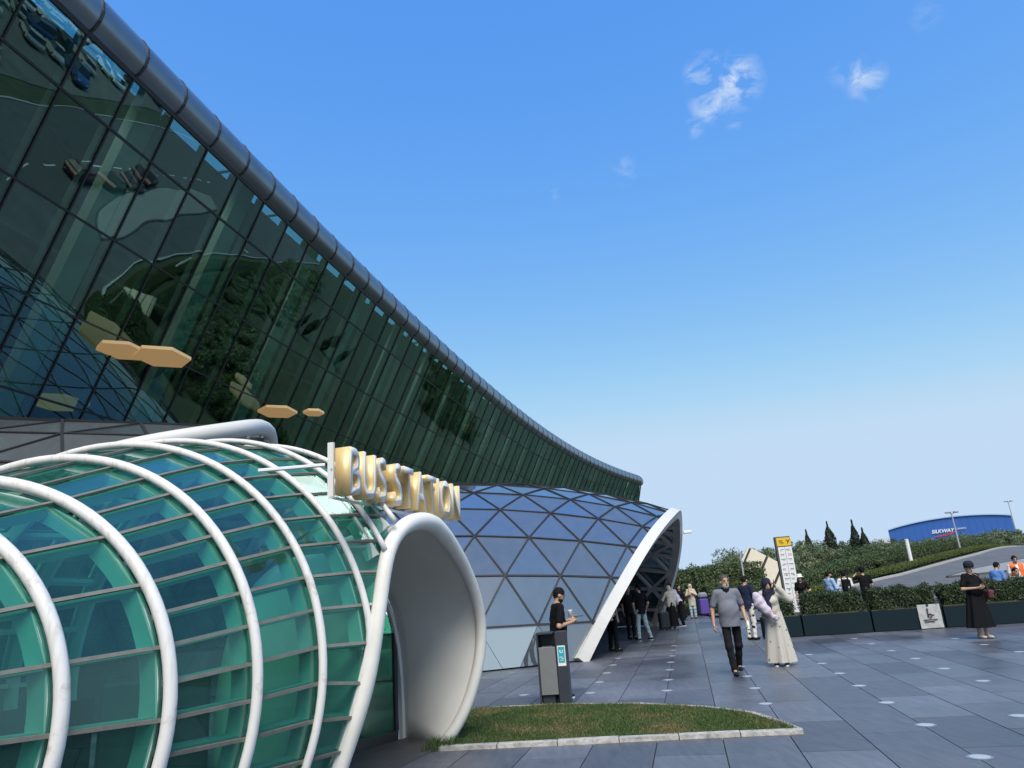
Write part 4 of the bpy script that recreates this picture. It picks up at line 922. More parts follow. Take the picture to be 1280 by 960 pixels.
    def cloc(X, Y, Z):
        x, y, z = X - hc[0], Y - hc[1], Z - hc[2]; c, s_ = math.cos(-headyaw), math.sin(-headyaw); x, y = x * c - y * s_, x * s_ + y * c
        y, z = y * math.cos(headpit) + z * math.sin(headpit), -y * math.sin(headpit) + z * math.cos(headpit); return x / sK, y / sK, z / sK
    hf = min(h, 0.008)
    if hair in ('short', 'long', 'bun'):
        F = Field(hl - ([0, .06, .45] if hair == 'long' else 0), hh, hf); F.ell(hd((0, -.012, .028)), np.array([.0815, .101, .1085]) * sK, .01, headyaw, headpit)
        def fcut(X, Y, Z):
            x, y, z = cloc(X, Y, Z); return np.maximum(-(z * .74 - y * .67 + .006 - .012 * np.cos(x * 60) * (y > .03) + .012 * np.sin(x * 140 + 1) * (y > .02) + .35 * np.maximum(-y - .01, 0)), -(z + .085)).astype(np.float32)
        F.cut(fcut)
        if hair == 'long': F.cone(hd((0, -.07, .02)), hd((0, -.10, -.32)), .075 * sK, .07 * sK, .03); F.cone(hd((-.08, -.02, -.02)), hd((-.10, .01, -.25)), .03, .03, .02); F.cone(hd((.08, -.02, -.02)), hd((.10, .01, -.25)), .03, .03, .02)
        V, Q = F.mesh(); V += (RNG.normal(0, .0032, V.shape)).astype(np.float32); npmesh('hair', V, Q, hairm, root, True)
    elif hair == 'balding':
        F = Field(hl, hh, hf); F.ell(hd((0, -.012, .012)), np.array([.084, .103, .10]) * sK, .01, headyaw, headpit)
        def fcut(X, Y, Z):
            x, y, z = cloc(X, Y, Z); return np.maximum(np.maximum(z - .055 - .3 * np.maximum(-y, 0), -(z + .06)), y - .015).astype(np.float32)
        F.cut(fcut); V, Q = F.mesh(); npmesh('hair', V, Q, hairm, root, True)
    if beard is not None:
        F = Field(hl, hh, hf); F.ell(hd((0, .024, -.062)), np.array([.064, .072, .068]) * sK, .01, headyaw, headpit)
        def fcut(X, Y, Z):
            x, y, z = cloc(X, Y, Z); return np.maximum(np.maximum(z + .036 - 1.2 * np.maximum(np.abs(x) - .045, 0) - .0 * y, -(y + .03)), -(np.sqrt((x / 1.7) ** 2 + (z + .062) ** 2) - .010)).astype(np.float32)
        F.cut(fcut); M_ = F.mesh()
        if M_: npmesh('beard', M_[0], M_[1], beard, root, True)
    if hijab is not None:
        F = Field(hl - np.array([.12, .12, .45]), hh + .03, hf); F.ell(hd((0, -.012, .018)), np.array([.096, .118, .128]) * sK, .01, headyaw, headpit)
        F.cone(hd((0, -.02, -.03)), T(0, -.01, 1.42), .085 * sK, .10 * sK, .05); F.cone(T(-.12, 0, 1.41), T(.12, 0, 1.41), .075 * sK, .075 * sK, .05); F.cone(T(.03, .07, 1.45), T(.05, .13, 1.14), .075 * sK, .055 * sK, .04); F.ell(hd((0, .02, -.14)), np.array([.075, .07, .06]) * sK, .03)
        F.ell(hd((0, .135, -.022)), np.array([.060, .10, .083]) * sK, 0, headyaw, headpit, sub=True)
        def fcut(X, Y, Z): return (0.010 * np.sin(Z * 55 + X * 30 + 3 * np.sin(Y * 20)) * .35 + 0 * X - 1 + 0 * Y).astype(np.float32)
        V, Q = F.mesh(); V += np.stack([0.004 * np.sin(V[:, 2] * 60 + V[:, 1] * 25), 0.004 * np.sin(V[:, 2] * 50 + V[:, 0] * 40), 0 * V[:, 2]], -1).astype(np.float32); npmesh('headscarf', V, Q, hijab, root, True)
    if hat is not None:
        c = hd((0, -.005, .065)); hb = MB()
        if hat[0] == 'brim': hb.lathe([(.165, -.012), (.168, -.006), (.10, .006), (.092, .03), (.088, .085), (.07, .105), (.002, .11)], c, 24)
        else: hb.lathe([(.098, -.045), (.106, -.02), (.108, .03), (.09, .075), (.05, .10), (.002, .105)], c, 24)
        hb.build('hat', hat[1], root, True)
    # ---- clothes
    if bottom is not None:
        if kind == 'trousers':
            F = Field(lo, [hi[0], hi[1], 1.1 * sK], h); F.ell(T(0, -.005, .95), np.array([.176, .126 + belly * .3, .12]) * sK, .04); legs(F, .088 * flare, .068 * flare, .056 * flare, .035); F.cut(lambda X, Y, Z: np.maximum(Z - 1.04 * sK, .055 * sK - Z) + 0 * X + 0 * Y)
            M_ = F.mesh(); V = M_[0]; lowf = np.clip((0.95 * sK - V[:, 2]) / .5, 0, 1)[:, None]; V = V + (np.stack([np.sin(V[:, 2] * 47 + V[:, 0] * 30), np.sin(V[:, 2] * 39 + 2), 0 * V[:, 2]], -1) * .004 * lowf).astype(np.float32); npmesh('trousers', V, M_[1], bottom, root, True)
        else:
            zt = 1.06 * sK; zb_ = robe_hem; r0, r1 = .155 * sK, (.25 * flare) * sK; kx = (J['anL'] + J['anR']) / 2; nf = 9
            F = Field([lo[0] - .1, lo[1] - .15, -.01], [hi[0] + .1, hi[1] + .15, 1.15], h)
            def skirt(X, Y, Z):
                t = np.clip((zt - Z) / (zt - zb_), 0, 1); cx = kx[0] * t; cy = kx[1] * t; a = np.arctan2(Y - cy, X - cx); rr = (r0 + (r1 - r0) * t ** .9) * (1 + (.05 + .07 * t) * np.sin(nf * a + 2.5 * np.sin(2 * a + 1) + 1.3 * t))
                rad_ = np.sqrt((X - cx) ** 2 + ((Y - cy) / .82) ** 2); d = (rad_ - rr) * .8; return np.maximum(np.maximum(d, Z - zt), zb_ - Z)
            F.add(skirt, [lo[0] - .1, lo[1] - .1, 0], [hi[0] + .1, hi[1] + .1, 1.15], 0.0); V, Q = F.mesh(); npmesh('skirt', V, Q, bottom, root, True)
    if top is not None:
        F = Field(lo, hi, h); torso(F, .008, .045)
        if hem < 0.9: F.cone(T(0, .004 + belly * .5, 1.12), T(0, .0 + belly * .3, .70), (.158 + belly * .4) * sK, (.178 + belly * .3) * sK, .05, .76 + belly * 1.6)
        for s, sh, e, w in (('L', shL, eL, wL), ('R', shR, eR, wR)):
            if sleeve == 'short': q = sh + (e - sh) * .72; F.cone(sh, q, .056 * sK, .060 * sK, .035)
            elif sleeve == 'long': F.cone(sh, e, .062 * sK, .055 * sK, .04); F.cone(e, e + (w - e) * .93, .055 * sK, .043 * sK, .025)
            elif sleeve == 'wide': F.cone(sh, e, .064 * sK, .066 * sK, .05); F.cone(e, e + (w - e) * .88, .066 * sK, .060 * sK, .03)
        F.cut(lambda X, Y, Z: np.maximum(hem * sK - Z, -1) + 0 * X + 0 * Y)
        F.ell(neck1 + np.array([0, .03, -.01]), np.array([.062, .07, .085]) * sK, 0, sub=True)
        V, Q = F.mesh(); am = .0022; V = V + (np.stack([np.sin(V[:, 2] * 41 + V[:, 0] * 35 + 1), np.sin(V[:, 2] * 33 + V[:, 0] * 28), .5 * np.sin(V[:, 0] * 50)], -1) * am).astype(np.float32); npmesh('shirt', V, Q, top, root, True)
    if vest is not None:
        F = Field(lo, hi, h); torso(F, .026, .05); F.cut(lambda X, Y, Z: np.maximum(np.maximum(.9 * sK - Z, np.abs(X) - (sw + .01) * sK), (np.where(Y > 0, .035 * sK - np.abs(X), -1))) + 0 * Y); F.ell(neck1, np.array([.09, .11, .12]) * sK, 0, sub=True)
        V, Q = F.mesh(); npmesh('safety_vest', V, Q, vest, root, True)
    if collar is not None:
        F = Field(neck0 - .16, neck1 + .1, min(h, .008)); c = (neck0 * .45 + neck1 * .55)
        def ringf(X, Y, Z): r_ = np.sqrt((X - c[0]) ** 2 + (Y - c[1] - .008) ** 2); return np.maximum(np.abs(r_ - .068 * sK - .3 * (c[2] - Z)) - .010, np.abs(Z - c[2] + .25 * (Y - c[1])) - .032)
        F.add(ringf, neck0 - .15, neck1 + .1, 0.0); F.cone(c + [0, .075, -.02], c + [0, .135, -.13], .014, .012, .01); M_ = F.mesh()
        if M_: npmesh('collar', M_[0], M_[1], collar, root, True)
    for s in 'LR':
        a = J['an' + s]; F = Field(a - [.12, .16, .13], a + [.12, .3, .12], min(h, .01)); fz = a[2] - .085 * sK
        F.ell([a[0], a[1] - .02 * sK, fz + .05 * sK], np.array([.040, .055, .052]) * sK, .02); F.ell([a[0], a[1] + .09 * sK, fz + .035 * sK], np.array([.047, .115, .042]) * sK, .03); F.cut(lambda X, Y, Z: (fz + .003 - Z) + 0 * X + 0 * Y)
        M_ = F.mesh()
        if M_:
            o = npmesh('shoe', M_[0], M_[1], shoes, root, True)
            if sole is not None: MB().prism([(a[0] + .05 * sK * math.cos(q) * (1 if math.sin(q) > -.5 else .9), a[1] + .06 * sK + .145 * sK * math.sin(q)) for q in np.linspace(0, 2 * PI, 20, endpoint=False)], fz, fz + .024).build('sole', sole, o)
    return root, dict(wL=wL, wR=wR, eL=eL, eR=eR, shL=shL, shR=shR, hc=hc, sK=sK, J=J, T=T)
def toworld(pos, yaw, z0, v): q = rotv(np.array(v, float), yaw); return Vector((pos[0] + q[0], pos[1] + q[1], z0 + q[2]))

BLK = cloth('black', (0.007, 0.0075, 0.009)); NAVY = cloth('navy', (0.018, 0.025, 0.055)); WHT = cloth('white', (0.72, 0.72, 0.72)); JEAN = cloth('pale_denim', (0.33, 0.43, 0.47)); DKP = cloth('charcoal', (0.012, 0.012, 0.014)); POLO = cloth('grey_marl', (0.17, 0.18, 0.215), 0.05); CREAM = cloth('cream', (0.50, 0.48, 0.425)); LILAC = cloth('lilac', (0.56, 0.50, 0.60)); LBLUE = cloth('light_blue', (0.30, 0.47, 0.70)); BLUE = cloth('mid_blue', (0.12, 0.25, 0.55)); BEIGE = cloth('beige', (0.52, 0.44, 0.34)); GREY = cloth('pale_grey', (0.45, 0.48, 0.50)); ORANGE = mat('orange_hi_vis', (0.85, 0.16, 0.03), 0.7, noise=0.06); SOLE = mat('white_sole', (0.75, 0.75, 0.73), 0.6)
phone_m = mat('phone_black', (0.01, 0.01, 0.012), 0.15); cupm = mat('paper_cup', (0.78, 0.77, 0.74), 0.6)
def rad180(): return PI
# man in grey polo, walking towards the camera
mp_, my = (3.70, 13.95), rad(176)
r, q = person('older man in grey polo and dark trousers walking across the plaza', mp_, my, 1.76, 0.009, SKIN2, POLO, 'short', .82, DKP, hair='short', hairm=HAIRG, beard=BEARDG, belly=.05, headyaw=rad(12), collar=BLK,
    P=dict(knL=(-.10, -.05, .50), anL=(-.09, -.24, .125), knR=(.10, .10, .50), anR=(.07, .13, .085), elL=(-.27, -.06, 1.14), wrL=(-.28, .07, .90), elR=(.28, -.05, 1.13), wrR=(.30, .03, .87)))
w = toworld(mp_, my, 0, q['wL'] + np.array([0.0, .05, -.085])); c_ = empty('drink_bottle', w); tag(c_, 'small white bottle in the hand of the man in grey polo', 'bottle'); MB().lathe([(.03, -.06), (.032, -.05), (.032, .05), (.02, .075)], n=14).build('bottle_body', cupm, c_, True); MB().lathe([(.017, .075), (.017, .095)], n=12).build('cap', mat('cap_white', (.8, .8, .8), .4), c_)
# woman in cream dress and dark headscarf
wp, wy = (4.80, 14.80), rad(160); PRINT = pattern('cream_print', (0.50, 0.48, 0.425), (0.17, 0.16, 0.14), 7.5, 0.13)
r, q = person('woman in dark headscarf and long cream dress with a phone to her ear', wp, wy, 1.64, 0.009, SKIN, CREAM, 'wide', .92, PRINT, 'skirt', .06, hair='none', female=True, hijab=cloth('dark_scarf', (0.022, 0.026, 0.045)), headyaw=rad(18), headpit=rad(-14), flare=1.15, lean=(.03, .05), shoes=BLK, sole=SOLE,
    P=dict(elL=(-.36, .06, 1.28), wrL=(-.15, .12, 1.56), elR=(.24, .05, 1.14), wrR=(.06, .23, 1.08), curlL=(1, 0, 0), curlR=(0, -1, 0)))
w = toworld(wp, wy, 0, q['wL'] + np.array([.035, .035, .06])); o = MB().box((0, 0, 0), (.012, .07, .14), 0, .004).build('phone', phone_m, None, loc=w, rz=wy); tag(o, 'phone held to the ear of the woman in cream', 'phone')
F = Field([-.3, -.2, -.3], [.35, .3, .3], .012); F.cone((.16, .02, .22), (.02, .02, -.05), .075, .085, .05); F.cone((.02, .02, -.05), (-.14, .0, -.22), .07, .05, .05); F.ell((.13, .03, .10), (.10, .07, .13), .05); V, Q = F.mesh(); V += np.stack([.006 * np.sin(V[:, 2] * 50), .008 * np.sin(V[:, 2] * 40 + V[:, 0] * 30), 0 * V[:, 0]], -1).astype(np.float32)
o = npmesh('folded_jacket', V, Q, LILAC, None, True); o.location = toworld(wp, wy, 0, (.10, .24, 1.10)); o.rotation_euler = (0, 0, wy); tag(o, 'lilac jacket carried over the arm of the woman in cream', 'jacket')
# woman in black with a hat and a red shoulder bag
kp, ky = (10.15, 17.1), rad(188)
r, q = person('woman in black dress and dark cap texting by the planters', kp, ky, 1.66, 0.009, SKIN, BLK, 'short', .9, BLK, 'skirt', .24, hair='bun', female=True, hat=('cap', cloth('dark_cap', (0.02, 0.025, 0.04))), headyaw=rad(8), headpit=rad(-22), flare=1.2, belly=.075, shoes=cloth('sandal_beige', (.5, .46, .4)),
    P=dict(elL=(-.27, .0, 1.15), wrL=(-.07, .24, 1.17), elR=(.27, .0, 1.13), wrR=(.08, .24, 1.14), curlL=(0, -1, .4), curlR=(0, -1, .4), knL=(-.06, .03, .5), anL=(-.03, .05, .085)))
w = toworld(kp, ky, 0, (-.01, .32, 1.19)); o = MB().box((0, 0, 0), (.07, .14, .012), 0, .004).build('phone', phone_m, None, loc=w, rz=ky); tag(o, 'phone held by the woman in black dress', 'phone')
bag = empty('shoulder_bag', toworld(kp, ky, 0, (-.24, .14, .93))); bag.rotation_euler = (0, 0, ky); tag(bag, 'dark red shoulder bag worn by the woman in black', 'bag'); m_red = mat('red_leather', (.10, .028, .030), .45, noise=.2, nscale=12)
MB().box((0, 0, 0), (.13, .22, .19), 0, .03).build('bag_body', m_red, bag); MB().box((-.01, 0, .05), (.14, .225, .08), 0, .02).build('flap', m_red, bag)
sp = [(0, .03, .09), (.10, .08, .28), (.22, .07, .42), (.33, -.02, .53), (.36, -.14, .53)]; MB().sweep(sp, [(0, 1, .3)] * 5, .02, .008).build('strap', mat('strap_brown', (.12, .06, .04), .5), bag)
# man in black T-shirt behind the bin
tp, ty = (0.44, 12.6), rad(-78)
r, q = person('bearded man in black T-shirt looking at his phone behind the litter bin', tp, ty, 1.74, 0.009, SKIN2, BLK, 'short', .84, BLK, hair='short', beard=HAIR, headpit=rad(-24), sole=SOLE, lean=(0, .05), belly=.02,
    P=dict(elL=(-.24, -.02, 1.14), wrL=(-.05, .26, 1.20), elR=(.25, -.02, 1.12), wrR=(.06, .27, 1.17), curlL=(0, -1, .5), curlR=(0, -1, .5)))
w = toworld(tp, ty, 0, (0.01, .40, 1.25)); o = MB().box((0, 0, 0), (.072, .145, .01), 0, .004).build('phone', phone_m, None, loc=w, rz=ty); tag(o, 'phone held by the man behind the litter bin', 'phone')
w = toworld(tp, ty, 0, (-.05, .27, 1.30)); o = MB().lathe([(.03, -.05), (.04, .05), (.042, .055), (.036, .06)], n=14).build('paper_cup', cupm, None, True, loc=w); tag(o, 'white paper cup held by the man behind the litter bin', 'cup')
# people at the arch and further back
person('person in white shirt and black trousers behind the near foot of the white arch', (2.28, 21.1), rad(-55), 1.74, .014, SKIN2, WHT, 'short', .82, BLK, hair='short', P=dict(anL=(-.16, .02, .085), anR=(.16, -.02, .085)))
person('man in black T-shirt, pale jeans and white-soled shoes under the arch', (3.63, 24.4), rad(25), 1.76, .013, SKIN, BLK, 'short', .82, JEAN, hair='short', sole=SOLE, headyaw=rad(30), P=dict(knL=(-.13, .03, .5), anL=(-.16, .0, .085), knR=(.16, .02, .5), anR=(.30, .02, .085), elL=(-.28, -.03, 1.14), wrL=(-.22, .02, .92), elR=(.30, -.02, 1.14), wrR=(.28, .1, .93)))
person('man facing the one in pale jeans under the arch', (3.42, 25.6), rad(200), 1.74, .014, SKIN2, DKP, 'short', .82, DKP, hair='short', P=dict())
person('woman in cream blouse and long black skirt by the far arch foot', (5.67, 29.9), rad(20), 1.66, .014, SKIN, CREAM, 'long', .86, BLK, 'skirt', .1, hair='none', female=True, hijab=CREAM, sole=SOLE, shoes=SOLE, P=dict(elL=(-.3, .1, 1.15), wrL=(-.28, .3, 1.12)))
person('man in lilac shirt bending forward beside the cream blouse', (6.35, 31.3), rad(70), 1.74, .014, SKIN2, LILAC, 'short', .88, BLK, hair='short', lean=(0, .30), sole=SOLE, P=dict(elL=(-.22, .42, 1.12), wrL=(-.16, .55, .95), elR=(.22, .42, 1.12), wrR=(.16, .55, .95)))
person('woman in beige coat and pale jeans at the end of the arch', (8.2, 37.5), rad(165), 1.66, .015, SKIN, BEIGE, 'long', .62, JEAN, hair='none', female=True, hijab=BEIGE, flare=1.2, P=dict(elL=(-.26, .06, 1.18), wrL=(-.05, .24, 1.30), elR=(.26, .03, 1.15), wrR=(.06, .25, 1.22)))
person('woman in long black dress beside the beige coat', (7.5, 36.9), rad(190), 1.66, .015, SKIN, BLK, 'long', .9, BLK, 'skirt', .08, hair='long', female=True)
LEO = pattern('patchwork', (0.62, 0.60, 0.56), (0.02, 0.02, 0.02), 9.0, 0.34)
person('man in navy T-shirt and patterned trousers looking down behind the woman in cream', (6.28, 21.5), rad(-55), 1.76, .012, SKIN2, NAVY, 'short', .84, LEO, hair='short', headpit=rad(-20), P=dict(elL=(-.24, .02, 1.14), wrL=(-.04, .26, 1.16), elR=(.25, .02, 1.13), wrR=(.07, .26, 1.14), curlL=(0, -1, .5), curlR=(0, -1, .5)))
person('balding man in dark jacket half hidden behind the grey polo', (6.15, 23.3), rad(170), 1.72, .014, SKIN2, NAVY, 'long', .84, DKP, hair='balding', hairm=HAIRG)
HATM = mat('white_straw', (.75, .73, .68), .8)
person('woman in white sun hat, black top and white jeans by the totem', (9.95, 27.1), rad(150), 1.68, .013, SKIN, BLK, 'short', .95, WHT, hair='long', hairm=mat('hair_brown', (.05, .028, .018), .5, noise=.3, nscale=60), female=True, hat=('brim', HATM), P=dict(elL=(-.30, .02, 1.16), wrL=(-.2, .2, 1.12)))
person('man in light blue shirt facing right behind the planters', (10.75, 26.5), rad(-75), 1.74, .013, SKIN2, LBLUE, 'long', .76, LBLUE, hair='short', beard=HAIR, headyaw=rad(-10), P=dict(elR=(.26, .05, 1.13), wrR=(.14, .30, 1.12), elL=(-.26, .06, 1.13), wrL=(-.12, .32, 1.14)))
bp_, by_ = (11.42, 26.8), rad(-12)
person('man in white T-shirt with a black backpack seen from behind', bp_, by_, 1.70, .013, SKIN2, WHT, 'short', .82, DKP, hair='short', P=dict(elL=(-.28, .0, 1.14), wrL=(-.26, .1, .92)))
bk = empty('backpack', toworld(bp_, by_, 0, (.0, -.19, 1.20))); bk.rotation_euler = (0, 0, by_); tag(bk, 'black backpack on the man in white T-shirt', 'backpack'); MB().box((0, 0, 0), (.30, .16, .44), 0, .05).build('pack', BLK, bk); MB().box((0, -.09, -.08), (.23, .06, .2), 0, .025).build('pocket', BLK, bk); MB().box((.05, -.122, -.07), (.03, .006, .07), .3).build('zip_tag', WHT, bk)
for s_ in (-1, 1): MB().sweep([(s_ * .1, .06, .2), (s_ * .1, .14, .25), (s_ * .11, .24, .24), (s_ * .12, .31, .1), (s_ * .12, .3, -.1)], [(0, .3, 1), (0, .3, 1), (0, .6, 1), (0, 1, .2), (0, 1, 0)], .05, .012).build('strap', BLK, bk)
person('man in black shirt with his back turned beside the backpack', (12.25, 27.1), rad(-8), 1.78, .013, SKIN2, BLK, 'short', .8, BLK, hair='short', hat=('cap', BLK), P=dict(elL=(-.36, .08, 1.36), wrL=(-.2, .22, 1.5)))
person('stooping man in blue shirt behind the planter at the right', (14.05, 22.4), rad(-70), 1.62, .013, SKIN2, BLUE, 'short', .84, DKP, hair='short', headpit=rad(-22), lean=(0, .12))
person('worker in orange safety vest over a white shirt at the right edge', (16.45, 25.0), rad(165), 1.78, .013, SKIN2, WHT, 'short', .82, DKP, hair='short', vest=ORANGE, headpit=rad(-14))
person('seated man in pale grey shirt on the planter edge at the right', (14.25, 21.75), rad(185), 1.70, .013, SKIN2, GREY, 'short', .84, DKP, hair='short', z0=-.27, P=dict(knL=(-.12, .42, .86), anL=(-.12, .45, .36), knR=(.12, .42, .86), anR=(.12, .45, .36), elL=(-.28, .1, 1.12), wrL=(-.1, .34, .98), elR=(.28, .1, 1.12), wrR=(.1, .34, .98)))
# ------------------------------------------------------------------ litter bin
m_bin = mat('bin_dark_steel', (0.045, 0.052, 0.062), 0.42, noise=0.08, metal=0.3); m_binp = mat('bin_grey_panel', (0.22, 0.225, 0.225), 0.45, metal=0.3, noise=0.06)
bn = empty('litter_bin', (0.33, 12.13, 0), rad(-8)); tag(bn, 'dark steel litter bin with a grey panel and a turquoise sticker', 'litter bin')
bw, bd, bh = 0.47, 0.34, 1.06
MB().box((bw / 2 - .085, 0, bh / 2), (.17, bd, bh), 0, .006).build('side_column', m_bin, bn); MB().box((-bw / 2 + .014, 0, bh / 2), (.028, bd, bh), 0, .004).build('side_panel', m_bin, bn)
MB().box((-.085, 0, bh - .016), (bw - .225, bd, .03), 0, .004).build('top_bar', m_bin, bn); MB().box((-.085, bd / 2 - .014, .53), (bw - .2, .02, .98)).build('back_panel', m_bin, bn)
MB().box((-.072, -bd / 2 - .004, .49), (.265, .022, .70), 0, .006).build('front_panel', m_binp, bn); MB().box((-.10, 0, .07), (.2, bd * .8, .14), 0, .01).build('foot', m_bin, bn)
MB().box((-.08, .02, .6), (.22, .24, .5), 0, .03).build('liner', mat('bin_liner', (.05, .055, .06), .5), bn)
st = MB().box((bw / 2 - .082, -bd / 2 - .003, .70), (.125, .006, .30)).build('sticker', mat('sticker_white', (.78, .79, .78), .5), bn)
m_tq = mat('sticker_turquoise', (.02, .36, .42), .5); MB().box((bw / 2 - .082, -bd / 2 - .0075, .715), (.1, .004, .235)).build('turquoise_field', m_tq, st)
for (x_, z_, w_, h_) in [(-.02, .77, .018, .03), (.0, .745, .035, .012), (.02, .77, .012, .028), (-.01, .68, .05, .01), (.015, .66, .03, .01), (0, .635, .055, .008)]: MB().box((bw / 2 - .082 + x_, -bd / 2 - .0105, z_), (w_, .003, h_)).build('mark', m_white, st)

# ------------------------------------------------------------------ planters with clipped hedges
def leafcloud(P, Nn, size, asp, up=0.3, spread=0.8):
    """leaf quads at points P facing roughly along Nn"""
    n = len(P); a = Nn + RNG.normal(0, spread, (n, 3)); a /= np.linalg.norm(a, axis=1)[:, None] + 1e-9
    d = RNG.normal(0, 1, (n, 3)) + np.array([0, 0, up * 2.2]) + Nn * .6; d -= a * (d * a).sum(1)[:, None]; d /= np.linalg.norm(d, axis=1)[:, None] + 1e-9
    s_ = np.cross(a, d); L = (size * RNG.uniform(.6, 1.35, n))[:, None]; W = L * asp
    B = P - d * L * .5; T = P + d * L * .5; Mi = P + a * L * .10
    V = np.stack([B, Mi + s_ * W * .5, T, Mi - s_ * W * .5], 1).reshape(-1, 3); q = np.arange(n) * 4; return V, np.stack([q, q + 1, q + 2, q + 3], -1)
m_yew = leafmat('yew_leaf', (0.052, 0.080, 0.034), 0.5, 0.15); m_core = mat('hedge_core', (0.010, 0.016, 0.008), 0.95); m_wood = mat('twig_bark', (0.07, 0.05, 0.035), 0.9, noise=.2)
m_plant = mat('planter_dark_teal', (0.006, 0.016, 0.023), 0.55, noise=0.10, nscale=2, spec=0.2)
PD = np.array([6.23, -1.09]); PD /= np.linalg.norm(PD); PN = np.array([-PD[1], PD[0]]); pa = math.atan2(PD[1], PD[0])
def boxleaf(L, D, Hh, n, size):
    f = RNG.integers(0, 5, n); u = RNG.uniform(-.5, .5, n); v = RNG.uniform(-.5, .5, n); P = np.zeros((n, 3)); Nn = np.zeros((n, 3)); ar = np.array([D * Hh, D * Hh, L * Hh, L * Hh, L * D]); f = RNG.choice(5, n, p=ar / ar.sum())
    jx = 1 + RNG.normal(0, .035, n) * 2.0 - np.abs(RNG.normal(0, .06, n))
    for q in range(5):
        m = f == q
        if q < 2: P[m] = np.stack([np.full(m.sum(), (q * 2 - 1) * L / 2), u[m] * D, v[m] * Hh], -1) * np.array([1, 1, 1]); Nn[m] = (q * 2 - 1, 0, 0)
        elif q < 4: P[m] = np.stack([u[m] * L, np.full(m.sum(), ((q - 2) * 2 - 1) * D / 2), v[m] * Hh], -1); Nn[m] = (0, (q - 2) * 2 - 1, 0)
        else: P[m] = np.stack([u[m] * L, v[m] * D, np.full(m.sum(), Hh / 2)], -1); Nn[m] = (0, 0, 1)
    k = .045 * np.sin(P[:, 0] * 9 + 1) + .035 * np.sin(P[:, 2] * 11 + P[:, 0] * 5) + .03 * np.sin(P[:, 1] * 13)
    P = P + Nn * (k + RNG.normal(-.02, .035, n))[:, None]; return P + np.array([0, 0, Hh / 2]), Nn
pls = [(0.0, 1.05), (1.07, 1.83), (2.92, 1.83), (4.77, 2.7), (7.49, 1.83), (9.34, 1.83)]
names = ['short dark planter box at the left end of the row', 'dark planter box second from the left end of the row', 'dark planter box left of the taped white poster', 'long dark planter box behind the woman in black', 'dark planter box at the right edge of the picture', 'last dark planter box at the far right']
hn = ['short clipped hedge at the left end of the planter row', 'clipped hedge in the second planter from the left', 'clipped hedge left of the gap with the striped post', 'clipped hedge behind the woman in black', 'clipped hedge in the planter at the right edge', 'clipped hedge in the last planter at the far right']
for k, (s0, L) in enumerate(pls):
    c = np.array([6.61, 21.45]) + PD * (s0 + L / 2) + PN * .32
    p_ = empty('planter', (c[0], c[1], 0), pa); tag(p_, names[k], 'planter', 'row of dark planters')
    MB().box((0, 0, .285), (L - .02, .62, .55), 0, .008).build('box', m_plant, p_); MB().box((0, 0, .57), (L - .10, .52, .02)).build('soil', m_lawn_soil, p_); MB().box((0, 0, .012), (L - .06, .58, .024)).build('plinth', m_gask, p_)
    h_ = empty('clipped_hedge', (c[0], c[1], .575), pa); tag(h_, hn[k], 'hedge', 'clipped hedges in the planters')
    hl_ = L - .24; hh_ = .53
    P, Nn = boxleaf(hl_, .46, hh_, int(5200 * hl_), .055); V, Q = leafcloud(P, Nn, .062, .36, .5, .9); tag(npmesh('foliage', V, Q, m_yew, h_), kind='stuff')
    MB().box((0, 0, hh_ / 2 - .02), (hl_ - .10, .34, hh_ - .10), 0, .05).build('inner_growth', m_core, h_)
    for q in range(4): MB().tube([(hl_ * (-.36 + .24 * q), 0, -.02), (hl_ * (-.36 + .24 * q) + .02, .02, .25)], .014, 5).build('stem', m_wood, h_)
# poster taped to the planter front
c = np.array([6.61, 21.45]) + PD * 4.40 - PN * .012; ps = empty('paper_poster', (c[0], c[1], .36), pa + .02); tag(ps, 'crumpled white poster with black print taped to a planter', 'poster')
g = 9; V = [(-.29 + .58 * i / g, -.012 - .008 * math.sin(i * 1.7 + j) - .006 * math.cos(j * 2.1 + i * .6), -.34 + .62 * j / g) for i in range(g + 1) for j in range(g + 1)]
MB().poly(V, [(i * (g + 1) + j, (i + 1) * (g + 1) + j, (i + 1) * (g + 1) + j + 1, i * (g + 1) + j + 1) for i in range(g) for j in range(g)]).build('sheet', mat('poster_paper', (.44, .45, .45), .6, noise=.1, nscale=9), ps, True)
m_ink = mat('poster_ink', (.03, .03, .035), .7)
MB().lathe([(.035, -.002), (.035, .002)], n=14).build('printed_dot', m_ink, ps, loc=(-.03, -.034, .26)).rotation_euler = (PI / 2, 0, 0)
MB().sweep([(-.05, -.034, .18), (-.06, -.034, -.04), (.0, -.034, -.06), (.05, -.034, 0), (.0, -.034, .03), (-.05, -.034, .0)], [(0, -1, 0)] * 6, .035, .004).build('printed_figure', m_ink, ps)
for (x_, z_, w_) in [(-.02, -.12, .36), (-.05, -.17, .26), (.08, .0, .05)]: MB().box((x_, -.034, z_), (w_, .004, .022)).build('printed_line', m_ink, ps)
# striped post in the gap of the hedges
c = np.array([6.61, 21.45]) + PD * 4.80 + PN * .95; po = empty('striped_post', (c[0], c[1], 0)); tag(po, 'white post with an orange top band in the gap between hedges', 'traffic post')
MB().lathe([(.16, 0), (.16, .03), (.07, .05), (.065, 1.02), (.05, 1.10)], n=16).build('post', mat('post_white', (.72, .72, .70), .5), po, True); MB().lathe([(.069, .98), (.069, 1.05)], n=16).build('band', mat('post_orange', (.75, .30, .05), .5), po)
for z_ in (.62, .76, .88): MB().lathe([(.068, z_), (.068, z_ + .05)], n=16).build('stripe', m_bin, po)

